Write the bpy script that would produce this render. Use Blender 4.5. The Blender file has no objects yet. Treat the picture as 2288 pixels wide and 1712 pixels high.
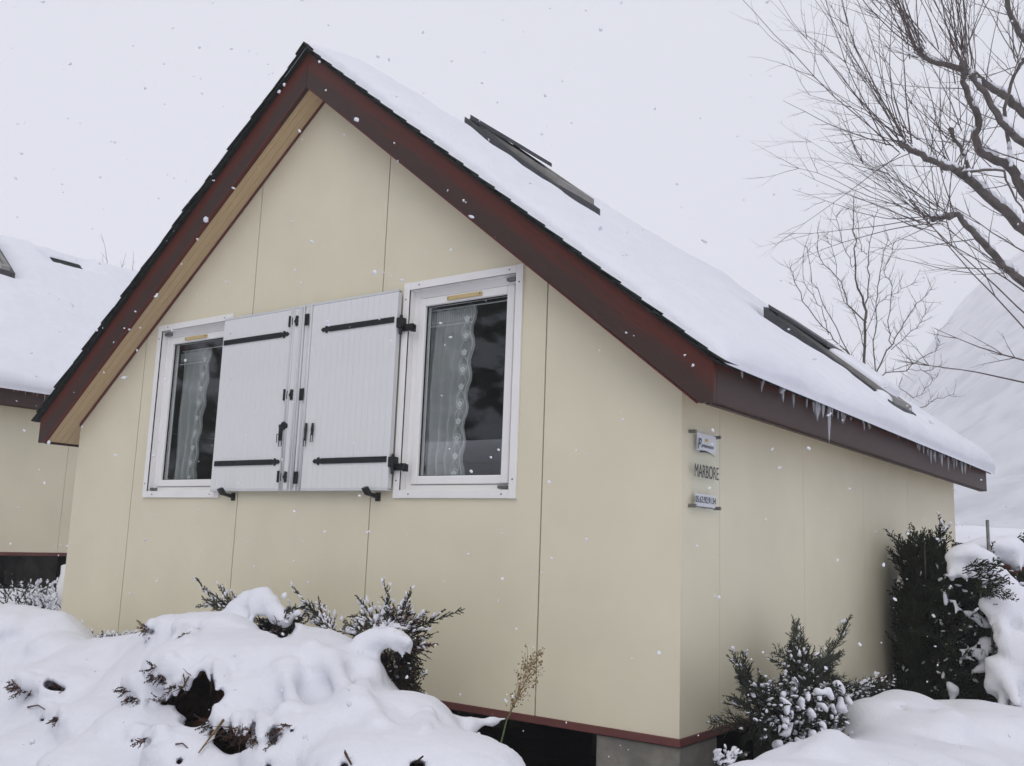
import bpy, bmesh, math, random
import numpy as np
from mathutils import Vector, Matrix

random.seed(7); np.random.seed(7)
S = bpy.context.scene
COL = S.collection
rad = math.radians

# ------------------------------------------------------------------ camera
CAM = np.array([4.5760, -4.0645, 0.8264])
CR = np.array([0.80871542, 0.58711105, 0.03577681])
CU = np.array([0.06788785, -0.15358383, 0.98580081])
CF = np.array([-0.58426929, 0.79480351, 0.16406332])
FPX = 2154.06
cd = bpy.data.cameras.new('camera'); cam = bpy.data.objects.new('camera', cd); COL.objects.link(cam)
cd.sensor_fit = 'HORIZONTAL'; cd.sensor_width = 36; cd.lens = FPX/2288*36
cd.clip_start = 0.05; cd.clip_end = 3000
cam.matrix_world = Matrix(((CR[0], CU[0], -CF[0], CAM[0]), (CR[1], CU[1], -CF[1], CAM[1]),
                           (CR[2], CU[2], -CF[2], CAM[2]), (0, 0, 0, 1)))
S.camera = cam
# ------------------------------------------------------------------ world, sun, exposure
SUN_EL, SUN_AZ = 42, 158          # azimuth measured from +Y clockwise: a weak glow through the cloud behind the camera
wd = bpy.data.worlds.new('World'); S.world = wd; wd.use_nodes = True
nt = wd.node_tree; nt.nodes.clear()
sky = nt.nodes.new('ShaderNodeTexSky'); sky.sky_type = 'NISHITA'; sky.sun_disc = False
sky.sun_elevation = rad(SUN_EL); sky.sun_rotation = rad(SUN_AZ); sky.air_density = 1; sky.dust_density = 4
bg = nt.nodes.new('ShaderNodeBackground'); bg.inputs['Strength'].default_value = 0.1
ov = nt.nodes.new('ShaderNodeMix'); ov.data_type = 'RGBA'; ov.inputs['Factor'].default_value = 0.93
ov.inputs['B'].default_value = (7.1, 7.2, 7.8, 1)      # the even cloud deck in front of the clear sky
wo = nt.nodes.new('ShaderNodeOutputWorld')
nt.links.new(sky.outputs[0], ov.inputs['A']); nt.links.new(ov.outputs['Result'], bg.inputs['Color'])
nt.links.new(bg.outputs[0], wo.inputs['Surface'])
sd = bpy.data.lights.new('sun', 'SUN'); sd.energy = 1.0; sd.angle = rad(50); sd.color = (1, 0.97, 0.93)
so = bpy.data.objects.new('sun', sd); COL.objects.link(so)
az, el = rad(SUN_AZ), rad(SUN_EL)
sdir = Vector((math.sin(az)*math.cos(el), math.cos(az)*math.cos(el), math.sin(el)))
so.rotation_euler = sdir.to_track_quat('Z', 'Y').to_euler(); so.location = sdir*50
S.view_settings.view_transform = 'Standard'; S.view_settings.look = 'None'
S.view_settings.exposure = 0.20; S.view_settings.gamma = 1; S.view_settings.use_curve_mapping = False
S.render.engine = 'CYCLES'
S.cycles.max_bounces = 8; S.cycles.transparent_max_bounces = 12; S.cycles.volume_bounces = 3

# ------------------------------------------------------------------ helpers
def ray(px, py): return CF + CR*((px-1144)/FPX) + CU*((856-py)/FPX)
def on(px, py, ax, v):
    d = ray(px, py); i = 'xyz'.index(ax); return CAM + d*((v-CAM[i])/d[i])
def at(px, py, dist): return CAM + ray(px, py)*dist

def tag(o, label=None, cat=None, group=None, kind=None):
    if label: o['label'] = label
    if cat: o['category'] = cat
    if group: o['group'] = group
    if kind: o['kind'] = kind
    return o
def thing(name, loc, label, cat, group=None):
    o = bpy.data.objects.new(name, None); COL.objects.link(o); o.location = loc; o.empty_display_size = .2
    return tag(o, label, cat, group)
def wloc(o):
    v = Vector(o.location); p = o.parent
    while p is not None: v = v+Vector(p.location); p = p.parent
    return v
def link(name, me, parent=None):
    o = bpy.data.objects.new(name, me); COL.objects.link(o)
    if parent is not None:
        o.parent = parent; o.location = -wloc(parent)
    return o
class MB:
    def __init__(s): s.v = []; s.f = []; s.uv = None
    def add(s, vs, fs):
        n = len(s.v); s.v += [tuple(map(float, p)) for p in vs]; s.f += [tuple(i+n for i in f) for f in fs]; return s
    def box(s, x0, x1, y0, y1, z0, z1):
        return s.add([(x0,y0,z0),(x1,y0,z0),(x1,y1,z0),(x0,y1,z0),(x0,y0,z1),(x1,y0,z1),(x1,y1,z1),(x0,y1,z1)],
              [(0,3,2,1),(4,5,6,7),(0,1,5,4),(1,2,6,5),(2,3,7,6),(3,0,4,7)])
    def prism_y(s, poly, y0, y1):      # poly in (x,z)
        n = len(poly)
        return s.add([(x,y0,z) for x,z in poly]+[(x,y1,z) for x,z in poly],
              [tuple(range(n)), tuple(range(2*n-1,n-1,-1))]+[(i,(i+1)%n+0,(i+1)%n+n,i+n) for i in range(n)])
    def prism_x(s, poly, x0, x1):      # poly in (y,z)
        n = len(poly)
        return s.add([(x0,y,z) for y,z in poly]+[(x1,y,z) for y,z in poly],
              [tuple(range(n)), tuple(range(2*n-1,n-1,-1))]+[(i,(i+1)%n,(i+1)%n+n,i+n) for i in range(n)])
    def hexa(s, p):                    # 8 points, bottom four then top four
        return s.add(p, [(0,3,2,1),(4,5,6,7),(0,1,5,4),(1,2,6,5),(2,3,7,6),(3,0,4,7)])
    def tube(s, pts, r, n=5, cap=True):
        pts = [Vector(p) for p in pts]; m = len(pts)
        if isinstance(r, (int, float)): r = [r]*m
        vs = []; fs = []; prev = None
        for i, p in enumerate(pts):
            t = (pts[min(i+1,m-1)]-pts[max(i-1,0)])
            if t.length < 1e-9: t = Vector((0,0,1))
            t.normalize()
            if prev is None:
                a = Vector((0,0,1)) if abs(t.z) < .9 else Vector((1,0,0)); u = t.cross(a).normalized()
            else: u = (prev - t*prev.dot(t)).normalized()
            prev = u; w = t.cross(u)
            for k in range(n):
                an = 2*math.pi*k/n; vs.append(p+(u*math.cos(an)+w*math.sin(an))*r[i])
        for i in range(m-1):
            for k in range(n): fs.append((i*n+k, i*n+(k+1)%n, (i+1)*n+(k+1)%n, (i+1)*n+k))
        if cap: fs.append(tuple(range(n-1,-1,-1))); fs.append(tuple((m-1)*n+k for k in range(n)))
        return s.add(vs, fs)
    def blob(s, c, rx, ry=None, rz=None, jit=.0, rnd=random, ax=None):
        ry = ry or rx; rz = rz or rx
        ph = (1+5**.5)/2
        base = [(-1,ph,0),(1,ph,0),(-1,-ph,0),(1,-ph,0),(0,-1,ph),(0,1,ph),(0,-1,-ph),(0,1,-ph),(ph,0,-1),(ph,0,1),(-ph,0,-1),(-ph,0,1)]
        F = [(0,11,5),(0,5,1),(0,1,7),(0,7,10),(0,10,11),(1,5,9),(5,11,4),(11,10,2),(10,7,6),(7,1,8),(3,9,4),(3,4,2),(3,2,6),(3,6,8),(3,8,9),(4,9,5),(2,4,11),(6,2,10),(8,6,7),(9,8,1)]
        q = 1/math.sqrt(1+ph*ph); vs = []
        M = None
        if ax is not None: M = Vector(ax).to_track_quat('X', 'Z').to_matrix()
        for b in base:
            j = 1+rnd.uniform(-jit, jit); v = Vector((b[0]*q*rx*j, b[1]*q*ry*j, b[2]*q*rz*j))
            if M is not None: v = M @ v
            vs.append((c[0]+v.x, c[1]+v.y, c[2]+v.z))
        return s.add(vs, F)
    def mesh(s, name, mat, smooth=False, fix=True):
        me = bpy.data.meshes.new(name); me.from_pydata(s.v, [], s.f)
        if fix and len(s.f) < 4000:
            bm = bmesh.new(); bm.from_mesh(me); bmesh.ops.recalc_face_normals(bm, faces=bm.faces); bm.to_mesh(me); bm.free()
        me.materials.append(mat)
        if smooth: me.polygons.foreach_set('use_smooth', [True]*len(me.polygons))
        return me
    def build(s, name, mat, parent=None, smooth=False, bevel=0, **k):
        o = link(name, s.mesh(name, mat, smooth, **k), parent)
        if bevel:
            b = o.modifiers.new('bevel', 'BEVEL'); b.width = bevel; b.segments = 2; b.limit_method = 'ANGLE'
        return o

# ------------------------------------------------------------------ materials
def M(name, col, rough=.7, var=.0, vscale=4, bump=0, bscale=60, spec=.4, col2=None, detail=6, stretch=None, metal=0, lo=.35, hi=.65):
    m = bpy.data.materials.new(name); m.use_nodes = True; n = m.node_tree; b = n.nodes['Principled BSDF']
    b.inputs['Roughness'].default_value = rough; b.inputs['Specular IOR Level'].default_value = spec
    b.inputs['Metallic'].default_value = metal
    tc = n.nodes.new('ShaderNodeTexCoord'); mp = n.nodes.new('ShaderNodeMapping')
    n.links.new(tc.outputs['Object'], mp.inputs['Vector'])
    if stretch: mp.inputs['Scale'].default_value = stretch
    c1 = (*col, 1); c2 = (*(col2 or tuple(max(0, c*(1-var)) for c in col)), 1)
    if var or col2:
        ns = n.nodes.new('ShaderNodeTexNoise'); ns.inputs['Scale'].default_value = vscale; ns.inputs['Detail'].default_value = detail
        n.links.new(mp.outputs[0], ns.inputs['Vector'])
        cr = n.nodes.new('ShaderNodeMapRange'); cr.inputs['From Min'].default_value = lo; cr.inputs['From Max'].default_value = hi
        n.links.new(ns.outputs['Fac'], cr.inputs['Value'])
        mx = n.nodes.new('ShaderNodeMix'); mx.data_type = 'RGBA'; mx.inputs['A'].default_value = c1; mx.inputs['B'].default_value = c2
        n.links.new(cr.outputs[0], mx.inputs['Factor']); n.links.new(mx.outputs['Result'], b.inputs['Base Color'])
    else: b.inputs['Base Color'].default_value = c1
    if bump:
        nb = n.nodes.new('ShaderNodeTexNoise'); nb.inputs['Scale'].default_value = bscale; nb.inputs['Detail'].default_value = 5
        n.links.new(mp.outputs[0], nb.inputs['Vector'])
        bp = n.nodes.new('ShaderNodeBump'); bp.inputs['Strength'].default_value = bump; bp.inputs['Distance'].default_value = .01
        n.links.new(nb.outputs['Fac'], bp.inputs['Height']); n.links.new(bp.outputs[0], b.inputs['Normal'])
    return m
m_snow = M('snow', (.80, .81, .865), .75, .03, 9, bump=.35, bscale=70, spec=.25)
b = m_snow.node_tree.nodes['Principled BSDF']
m_snow_far = M('snow_far', (.80, .81, .865), .8, .05, .3, spec=.1)
m_cream = M('cream_render', (.755, .70, .53), .55, .06, 2.2, bump=.08, bscale=260, spec=.35)
m_cream_edge = M('panel_core', (.16, .12, .07), .8)
m_dark = M('backing_board', (.05, .035, .025), .9)
m_trim = M('base_trim_paint', (.15, .05, .045), .5, .15, 6, spec=.4)
m_drip = M('drip_paint', (.13, .018, .015), .5, .15, 6)
m_soffit = M('soffit_wood', (.60, .45, .27), .55, .1, 3, stretch=(3, 30, 3), bump=.05, spec=.4)
m_white = M('white_paint', (.88, .87, .85), .4, .04, 5, spec=.45)
m_shut = M('shutter_plastic', (.79, .79, .79), .42, .05, 1.8, spec=.45)
m_shut_rail = M('shutter_rail_plastic', (.66, .67, .68), .35, .05, 3, spec=.5)
m_iron = M('black_iron', (.012, .013, .016), .45, .3, 30, bump=.2, bscale=90, spec=.5)
m_zinc = M('zinc', (.25, .25, .24), .45, .3, 40, metal=.8)
m_yellow = M('vent_plastic', (.62, .47, .22), .5, .06, 10)
m_tile = M('shingle', (.030, .036, .033), .85, .5, 25, bump=.8, bscale=220, spec=.3)
m_flash = M('lead_flashing', (.045, .048, .055), .5, .3, 12, bump=.2, bscale=60, spec=.5)
m_sash = M('roof_sash', (.26, .25, .235), .5, .2, 8)
m_conc = M('concrete', (.27, .255, .225), .9, .35, 7, bump=.6, bscale=45, spec=.2)
m_soil = M('dark_soil', (.035, .026, .018), .95, .4, 5, bump=.8, bscale=25)
m_litter = M('brown_needles', (.075, .030, .013), .9, .0, 14, bump=1.0, bscale=55, col2=(.012, .008, .005), spec=.15)
m_junip = M('juniper_green', (.030, .036, .028), .8, 0, 9, col2=(.060, .062, .045), spec=.2)
m_junip_b = M('juniper_bronze', (.105, .050, .036), .8, 0, 12, col2=(.045, .038, .028), spec=.2)
m_thuja = M('thuja_green', (.011, .016, .009), .8, 0, 5, col2=(.028, .036, .017), spec=.2)
m_bark = M('bark', (.145, .125, .115), .85, .45, 14, bump=.6, bscale=60)
m_twig = M('twig_bark', (.13, .10, .095), .8, .4, 3)
m_straw = M('dry_straw', (.30, .20, .09), .85, .5, 40)
m_green = M('weed_stem', (.09, .12, .045), .8, .3, 20)
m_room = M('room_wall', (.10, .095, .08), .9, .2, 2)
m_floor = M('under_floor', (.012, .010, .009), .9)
m_plate = M('sign_card', (.74, .73, .80), .35, .02, 8, spec=.5)
m_ink = M('sign_ink', (.03, .03, .05), .5)
m_inkg = M('sign_green_ink', (.03, .05, .04), .5)
m_yel = M('sign_yellow_ink', (.75, .5, .06), .5)
m_van = M('caravan_panel', (.55, .56, .58), .4, .05, 3)
m_rust = M('rust_leaves', (.22, .075, .03), .8, .4, 20)
m_rock = M('wooded_slope', (.018, .020, .014), .9, 0, 1.1, col2=(.30, .31, .33), detail=15, lo=.49, hi=.60, bump=1, bscale=3, spec=.1)

# dark red stained board: the rain has greyed it in long streaks, redder where the shingles shelter it
def board_mat(name, axis_shift, k):
    m = bpy.data.materials.new(name); m.use_nodes = True; n = m.node_tree; b = n.nodes['Principled BSDF']
    b.inputs['Roughness'].default_value = .5; b.inputs['Specular IOR Level'].default_value = .3
    at_ = n.nodes.new('ShaderNodeUVMap'); sx = n.nodes.new('ShaderNodeSeparateXYZ'); n.links.new(at_.outputs[0], sx.inputs[0])
    mp = n.nodes.new('ShaderNodeMapping'); mp.inputs['Scale'].default_value = (3.2, 30, 1); n.links.new(at_.outputs[0], mp.inputs['Vector'])
    g = n.nodes.new('ShaderNodeTexNoise'); g.inputs['Scale'].default_value = 2.2; g.inputs['Detail'].default_value = 8; g.inputs['Roughness'].default_value = .65
    n.links.new(mp.outputs[0], g.inputs['Vector'])
    mp2 = n.nodes.new('ShaderNodeMapping'); mp2.inputs['Scale'].default_value = (1.3, 4, 1); n.links.new(at_.outputs[0], mp2.inputs['Vector'])
    g2 = n.nodes.new('ShaderNodeTexNoise'); g2.inputs['Scale'].default_value = 1.7; g2.inputs['Detail'].default_value = 4
    n.links.new(mp2.outputs[0], g2.inputs['Vector'])
    a = n.nodes.new('ShaderNodeMath'); a.operation = 'MULTIPLY_ADD'; a.inputs[1].default_value = .9; n.links.new(g2.outputs['Fac'], a.inputs[0]); n.links.new(sx.outputs['Y'], a.inputs[2])
    mr = n.nodes.new('ShaderNodeMapRange'); mr.inputs['From Min'].default_value = axis_shift; mr.inputs['From Max'].default_value = axis_shift+k; n.links.new(a.outputs[0], mr.inputs['Value'])
    c = n.nodes.new('ShaderNodeMix'); c.data_type = 'RGBA'; c.inputs['A'].default_value = (.062, .034, .028, 1); c.inputs['B'].default_value = (.112, .028, .018, 1)
    n.links.new(mr.outputs[0], c.inputs['Factor'])
    c2 = n.nodes.new('ShaderNodeMix'); c2.data_type = 'RGBA'; c2.blend_type = 'MULTIPLY'; c2.inputs['Factor'].default_value = .7
    rr = n.nodes.new('ShaderNodeValToRGB'); rr.color_ramp.elements[0].position = .3; rr.color_ramp.elements[0].color = (.45,.42,.42,1); rr.color_ramp.elements[1].position = .62; rr.color_ramp.elements[1].color = (1,1,1,1)
    n.links.new(g.outputs['Fac'], rr.inputs[0]); n.links.new(c.outputs['Result'], c2.inputs['A']); n.links.new(rr.outputs[0], c2.inputs['B'])
    n.links.new(c2.outputs['Result'], b.inputs['Base Color'])
    bp = n.nodes.new('ShaderNodeBump'); bp.inputs['Strength'].default_value = .35; bp.inputs['Distance'].default_value = .004
    n.links.new(g.outputs['Fac'], bp.inputs['Height']); n.links.new(bp.outputs[0], b.inputs['Normal'])
    return m
m_board = board_mat('stained_board', .8, .35)
m_eave = board_mat('stained_eave_board', 1.12, .12)
def glassy(name, refl=1.0, mult=1.0, tint=(.95,.965,.96), ior=.09):
    m = bpy.data.materials.new(name); m.use_nodes = True; n = m.node_tree; n.nodes.clear()
    o = n.nodes.new('ShaderNodeOutputMaterial'); t = n.nodes.new('ShaderNodeBsdfTransparent'); t.inputs[0].default_value = (*tint, 1)
    g = n.nodes.new('ShaderNodeBsdfGlossy'); g.inputs['Roughness'].default_value = .01; g.inputs[0].default_value = (refl, refl, refl, 1)
    f = n.nodes.new('ShaderNodeLayerWeight'); f.inputs[0].default_value = .5; mx = n.nodes.new('ShaderNodeMixShader')
    pw = n.nodes.new('ShaderNodeMath'); pw.operation = 'POWER'; pw.inputs[1].default_value = 3.5; n.links.new(f.outputs['Facing'], pw.inputs[0])
    k = n.nodes.new('ShaderNodeMath'); k.operation = 'MULTIPLY_ADD'; k.inputs[1].default_value = mult; k.inputs[2].default_value = ior; k.use_clamp = True
    n.links.new(pw.outputs[0], k.inputs[0]); n.links.new(k.outputs[0], mx.inputs[0]); n.links.new(t.outputs[0], mx.inputs[1]); n.links.new(g.outputs[0], mx.inputs[2])
    n.links.new(mx.outputs[0], o.inputs[0]); return m
m_glass = glassy('window_glass')
m_perspex = glassy('clear_plate', mult=.35, tint=(.975,.985,.98), ior=.012)
m_ice = bpy.data.materials.new('ice'); m_ice.use_nodes = True
b = m_ice.node_tree.nodes['Principled BSDF']; b.inputs['Base Color'].default_value = (.86,.88,.93,1); b.inputs['Roughness'].default_value = .12
b.inputs['Transmission Weight'].default_value = .65; b.inputs['IOR'].default_value = 1.31
def lace(name, alpha, col):
    m = bpy.data.materials.new(name); m.use_nodes = True; n = m.node_tree; n.nodes.clear()
    o = n.nodes.new('ShaderNodeOutputMaterial'); t = n.nodes.new('ShaderNodeBsdfTransparent'); d = n.nodes.new('ShaderNodeBsdfDiffuse'); d.inputs[0].default_value = (*col, 1)
    tr = n.nodes.new('ShaderNodeBsdfTranslucent'); tr.inputs[0].default_value = (*col, 1)
    a = n.nodes.new('ShaderNodeMixShader'); a.inputs[0].default_value = .3; n.links.new(d.outputs[0], a.inputs[1]); n.links.new(tr.outputs[0], a.inputs[2])
    mx = n.nodes.new('ShaderNodeMixShader'); mx.inputs[0].default_value = alpha
    n.links.new(t.outputs[0], mx.inputs[1]); n.links.new(a.outputs[0], mx.inputs[2]); n.links.new(mx.outputs[0], o.inputs[0]); return m
m_net = lace('net_curtain', .60, (.90, .93, .93))
m_lace = lace('lace_stitching', .85, (.95, .97, .96))

# ------------------------------------------------------------------ noise and iso-surface tools
_rs = np.random.RandomState(3); _L = _rs.rand(64, 64).astype(np.float32)
def vn(x, y, sc, o=0):
    x = np.asarray(x)*sc+o*7.31; y = np.asarray(y)*sc+o*3.77
    xi = np.floor(x).astype(int); yi = np.floor(y).astype(int); fx = x-xi; fy = y-yi
    fx = fx*fx*(3-2*fx); fy = fy*fy*(3-2*fy)
    g = lambda a, b: _L[a % 64, b % 64]
    return (g(xi,yi)*(1-fx)+g(xi+1,yi)*fx)*(1-fy)+(g(xi,yi+1)*(1-fx)+g(xi+1,yi+1)*fx)*fy-.5
def fbm(x, y, sc, o=0, n=3):
    return sum(vn(x, y, sc*2**i, o+i*5)*.5**i for i in range(n))
def nets(F, org, h):
    F = F.astype(np.float32); s = F < 0; nx, ny, nz = F.shape; C = (nx-1, ny-1, nz-1)
    acc = np.zeros(C+(3,), np.float32); cnt = np.zeros(C, np.float32); cr = []
    for ax in range(3):
        a = [slice(None)]*3; b_ = [slice(None)]*3; a[ax] = slice(0, -1); b_[ax] = slice(1, None)
        A = F[tuple(a)]; B = F[tuple(b_)]; m = s[tuple(a)] != s[tuple(b_)]
        idx = np.argwhere(m); t = A[m]/(A[m]-B[m]); p = idx.astype(np.float32); p[:, ax] += t
        cr.append((ax, idx, s[tuple(a)][m])); o = [k for k in range(3) if k != ax]
        for d0 in (0, 1):
            for d1 in (0, 1):
                c = idx.copy(); c[:, o[0]] -= d0; c[:, o[1]] -= d1
                ok = np.all((c >= 0) & (c < np.array(C)), axis=1); c = c[ok]
                np.add.at(acc, tuple(c.T), p[ok]); np.add.at(cnt, tuple(c.T), 1)
    has = cnt > 0; ids = -np.ones(C, np.int64); ids[has] = np.arange(has.sum())
    V = acc[has]/cnt[has][:, None]*h+np.array(org, np.float32); Q = []
    for ax, idx, ins in cr:
        o = [k for k in range(3) if k != ax]; cs = []
        ok = np.all([(idx[:, o[0]] > 0), (idx[:, o[1]] > 0), (idx[:, o[0]] < C[o[0]]), (idx[:, o[1]] < C[o[1]])], axis=0)
        i2 = idx[ok]; n2 = ins[ok]
        for d0, d1 in ((1,1),(0,1),(0,0),(1,0)):
            c = i2.copy(); c[:, o[0]] -= d0; c[:, o[1]] -= d1; cs.append(ids[tuple(c.T)])
        q = np.stack(cs, 1); fl = n2 if ax != 1 else ~n2
        q[~fl] = q[~fl][:, ::-1]; Q.append(q)
    return V, np.concatenate(Q)
def np_mesh(name, V, Q, mat, smooth=True):
    me = bpy.data.meshes.new(name); n = len(V); m = len(Q); k = Q.shape[1]
    me.vertices.add(n); me.vertices.foreach_set('co', V.astype(np.float32).ravel())
    me.loops.add(m*k); me.loops.foreach_set('vertex_index', Q.astype(np.int32).ravel())
    me.polygons.add(m); me.polygons.foreach_set('loop_start', np.arange(0, m*k, k, dtype=np.int32))
    me.update(calc_edges=True); me.validate(); me.materials.append(mat)
    if smooth: me.polygons.foreach_set('use_smooth', np.ones(len(me.polygons), bool))
    return me
class Field:
    """distance grid in metres; add() joins round shapes softly, cut() carves"""
    def __init__(s, lo, hi, h):
        s.lo = np.array(lo, float); s.h = h; s.n = [int((hi[i]-lo[i])/h)+1 for i in range(3)]
        s.X = (s.lo[0]+np.arange(s.n[0])*h).astype(np.float32); s.Y = (s.lo[1]+np.arange(s.n[1])*h).astype(np.float32); s.Z = (s.lo[2]+np.arange(s.n[2])*h).astype(np.float32)
        s.F = np.full(s.n, 1., np.float32)
    def height(s, fn, slope=.8):
        H = fn(s.X[:, None], s.Y[None, :]).astype(np.float32)
        s.F = np.minimum(s.F, (s.Z[None, None, :]-H[:, :, None])*slope); return H
    def _win(s, lo, hi):
        a = [max(0, int((lo[i]-s.lo[i])/s.h)) for i in range(3)]; b_ = [min(s.n[i], int((hi[i]-s.lo[i])/s.h)+2) for i in range(3)]
        if any(a[i] >= b_[i] for i in range(3)): return None
        return tuple(slice(a[i], b_[i]) for i in range(3))
    def cap_d(s, p0, p1, r0, r1, pad, sq=1.):
        p0 = np.array(p0, float); p1 = np.array(p1, float); r = max(r0, r1)+pad
        w = s._win(np.minimum(p0, p1)-r, np.maximum(p0, p1)+r)
        if w is None: return None, None
        x = s.X[w[0]][:, None, None]; y = s.Y[w[1]][None, :, None]; z = s.Z[w[2]][None, None, :]
        d = p1-p0; L = max(float(d@d), 1e-9)
        t = np.clip(((x-p0[0])*d[0]+(y-p0[1])*d[1]+(z-p0[2])*d[2])/L, 0, 1)
        D = np.sqrt((x-p0[0]-t*d[0])**2+(y-p0[1]-t*d[1])**2+((z-p0[2]-t*d[2])*sq)**2)-(r0+(r1-r0)*t)
        return w, D
    def add(s, p0, p1, r0, r1, k=.05, sq=1.):
        w, D = s.cap_d(p0, p1, r0, r1, k*2, sq)
        if w is None: return
        A = s.F[w]; hh = np.clip(.5+.5*(A-D)/k, 0, 1); s.F[w] = A*(1-hh)+D*hh-k*hh*(1-hh)
    def dome(s, c, r, k=.05, M_=None):
        r = np.array(r, float); pad = max(r)+k*2; w = s._win(np.array(c)-pad, np.array(c)+pad)
        if w is None: return
        x = s.X[w[0]][:, None, None]-c[0]; y = s.Y[w[1]][None, :, None]-c[1]; z = s.Z[w[2]][None, None, :]-c[2]
        u = x*CR[0]+y*CR[1]; v = -x*CR[1]+y*CR[0]           # u across the view, v away from it
        q = np.sqrt((u/r[0])**2+(v/r[1])**2+(z/r[2])**2); D = (q-1)*min(r)*np.clip(q, .6, 1)
        A = s.F[w]; hh = np.clip(.5+.5*(A-D)/k, 0, 1); s.F[w] = A*(1-hh)+D*hh-k*hh*(1-hh)
    def cut(s, p0, p1, r0, r1, k=.02, sq=1.):
        w, D = s.cap_d(p0, p1, r0, r1, k*2, sq)
        if w is None: return
        D = -D; A = s.F[w]; hh = np.clip(.5-.5*(A-D)/k, 0, 1); s.F[w] = A*(1-hh)+D*hh+k*hh*(1-hh)
    def rough(s, amp, sc, o=0):
        x = s.X[:, None, None]; y = s.Y[None, :, None]; z = s.Z[None, None, :]
        s.F = s.F+amp*(vn(x+.5*y, z*1.0, sc, o)+vn(y-.4*x, z*1.1, sc*1.1, o+2)+.5*vn(x*1.+z, y+.3*z, sc*2.3, o+5))
    def mesh(s, name, mat):
        s.F[0] = np.maximum(s.F[0], .5*s.h); s.F[-1] = np.maximum(s.F[-1], .5*s.h)
        s.F[:, 0] = np.maximum(s.F[:, 0], .5*s.h); s.F[:, -1] = np.maximum(s.F[:, -1], .5*s.h)
        s.F[:, :, 0] = np.maximum(s.F[:, :, 0], .5*s.h); s.F[:, :, -1] = np.maximum(s.F[:, :, -1], .5*s.h)
        V, Q = nets(s.F, s.lo, s.h); return np_mesh(name, V, Q, mat)

# ------------------------------------------------------------------ ground and far slopes
HX, HL = 2.577, 5.702            # half width and length of the chalet
def ground_z(x, y):
    x = np.asarray(x, float); y = np.asarray(y, float)
    g = -.68+.088*np.clip(2.5-x, -1.0, 11)
    g = g+.05*fbm(x, y, .35, 1)+.02*np.clip(y-6, 0, 60)*.5
    r = np.hypot(x, y); g = g+np.clip(r-60, 0, 1000)*.004
    return g
def grid(name, xs, ys, fn, mat, parent=None):
    X, Y = np.meshgrid(xs, ys, indexing='ij'); Z = fn(X, Y); V = np.stack([X, Y, Z], -1).reshape(-1, 3)
    nx, ny = len(xs), len(ys); i = np.arange(nx-1)[:, None]*ny+np.arange(ny-1)[None, :]
    Q = np.stack([i, i+ny, i+ny+1, i+1], -1).reshape(-1, 4)
    return link(name, np_mesh(name, V, Q, mat), parent)
def warp(n, R, p=3.2):
    t = np.linspace(-1, 1, n); return np.sign(t)*np.abs(t)**p*R
g = grid('ground', warp(140, 640), warp(140, 640), lambda x, y: ground_z(x, y)-.03, m_soil); tag(g, kind='structure')
def snow_cover(x, y):
    under = np.minimum(np.minimum(2.75-np.abs(x), y+.15), HL+.2-y)         # > 0 beneath the chalet
    u2 = np.minimum(2.75-np.abs(x+8.08), np.minimum(y+.2, 5.9-y))
    t = np.clip(-np.maximum(under, u2)/.3, -1, 1)
    dip = .45*np.clip(1-((x+.3)/3.8)**4, 0, 1)*np.clip((y+3.3)/.6, 0, 1)*np.clip((-.05-y)/.3, 0, 1)
    return ground_z(x, y)+.22*t+.03*fbm(x, y, 1.3, 4)*np.clip(t, 0, 1)-dip
xs = np.sort(np.concatenate([warp(120, 630, 3.4)-2, np.linspace(-9, 6, 200)])); ys = np.sort(np.concatenate([warp(120, 630, 3.4), np.linspace(-5, 9, 190)]))
g = grid('snow_ground', xs, ys, snow_cover, m_snow); tag(g, kind='structure')

def mtn(x, y):
    r = np.hypot(x-4, y+4); th = np.degrees(np.arctan2(x-4, y+4))      # 0 = +Y, positive to the right
    rise = np.clip((th+25)/22, 0, 1); rise = rise*rise*(3-2*rise)
    up = np.clip((r-120)/330, 0, 1)
    return -1.4+(150*up**1.05*rise)*(1+.10*fbm(x, y, .006, 2, 2))+5*fbm(x, y, .05, 9, 6)*np.clip(up*5, 0, 1)
m_mtn = M('mountain_snow', (.58, .59, .63), .9, 0, .12, col2=(.40, .41, .44), detail=15, lo=.42, hi=.70, spec=.05)
A = np.radians(np.linspace(-32, 75, 190)); Rr = np.linspace(112, 452, 190)
TH, RR = np.meshgrid(A, Rr, indexing='ij'); X = 4+RR*np.sin(TH); Y = -4+RR*np.cos(TH); Z = mtn(X, Y)
i = np.arange(len(A)-1)[:, None]*len(Rr)+np.arange(len(Rr)-1)[None, :]
o = link('mountain', np_mesh('mountain', np.stack([X, Y, Z], -1).reshape(-1, 3), np.stack([i, i+1, i+1+len(Rr), i+len(Rr)], -1).reshape(-1, 4), m_mtn)); tag(o, kind='structure')
# steep wooded bank behind the photographer (it shows only as the reflection in the panes)
A = np.radians(np.linspace(178, 268, 110)); Rr = np.linspace(17, 60, 60)
TH, RR = np.meshgrid(A, Rr, indexing='ij'); X = 2+RR*np.sin(TH); Y = -2+RR*np.cos(TH)
Z = -.7+np.clip(RR-19, 0, 12)*1.05+1.6*fbm(X, Y, .35, 3, 4)*np.clip((RR-18)/3, 0, 1)
Z += .5*np.floor(np.clip(RR-20, 0, 9)/2.6)
i = np.arange(len(A)-1)[:, None]*len(Rr)+np.arange(len(Rr)-1)[None, :]
o = link('hillside', np_mesh('hillside', np.stack([X, Y, Z], -1).reshape(-1, 3), np.stack([i, i+1, i+1+len(Rr), i+len(Rr)], -1).reshape(-1, 4), m_rock)); tag(o, kind='structure')

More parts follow.
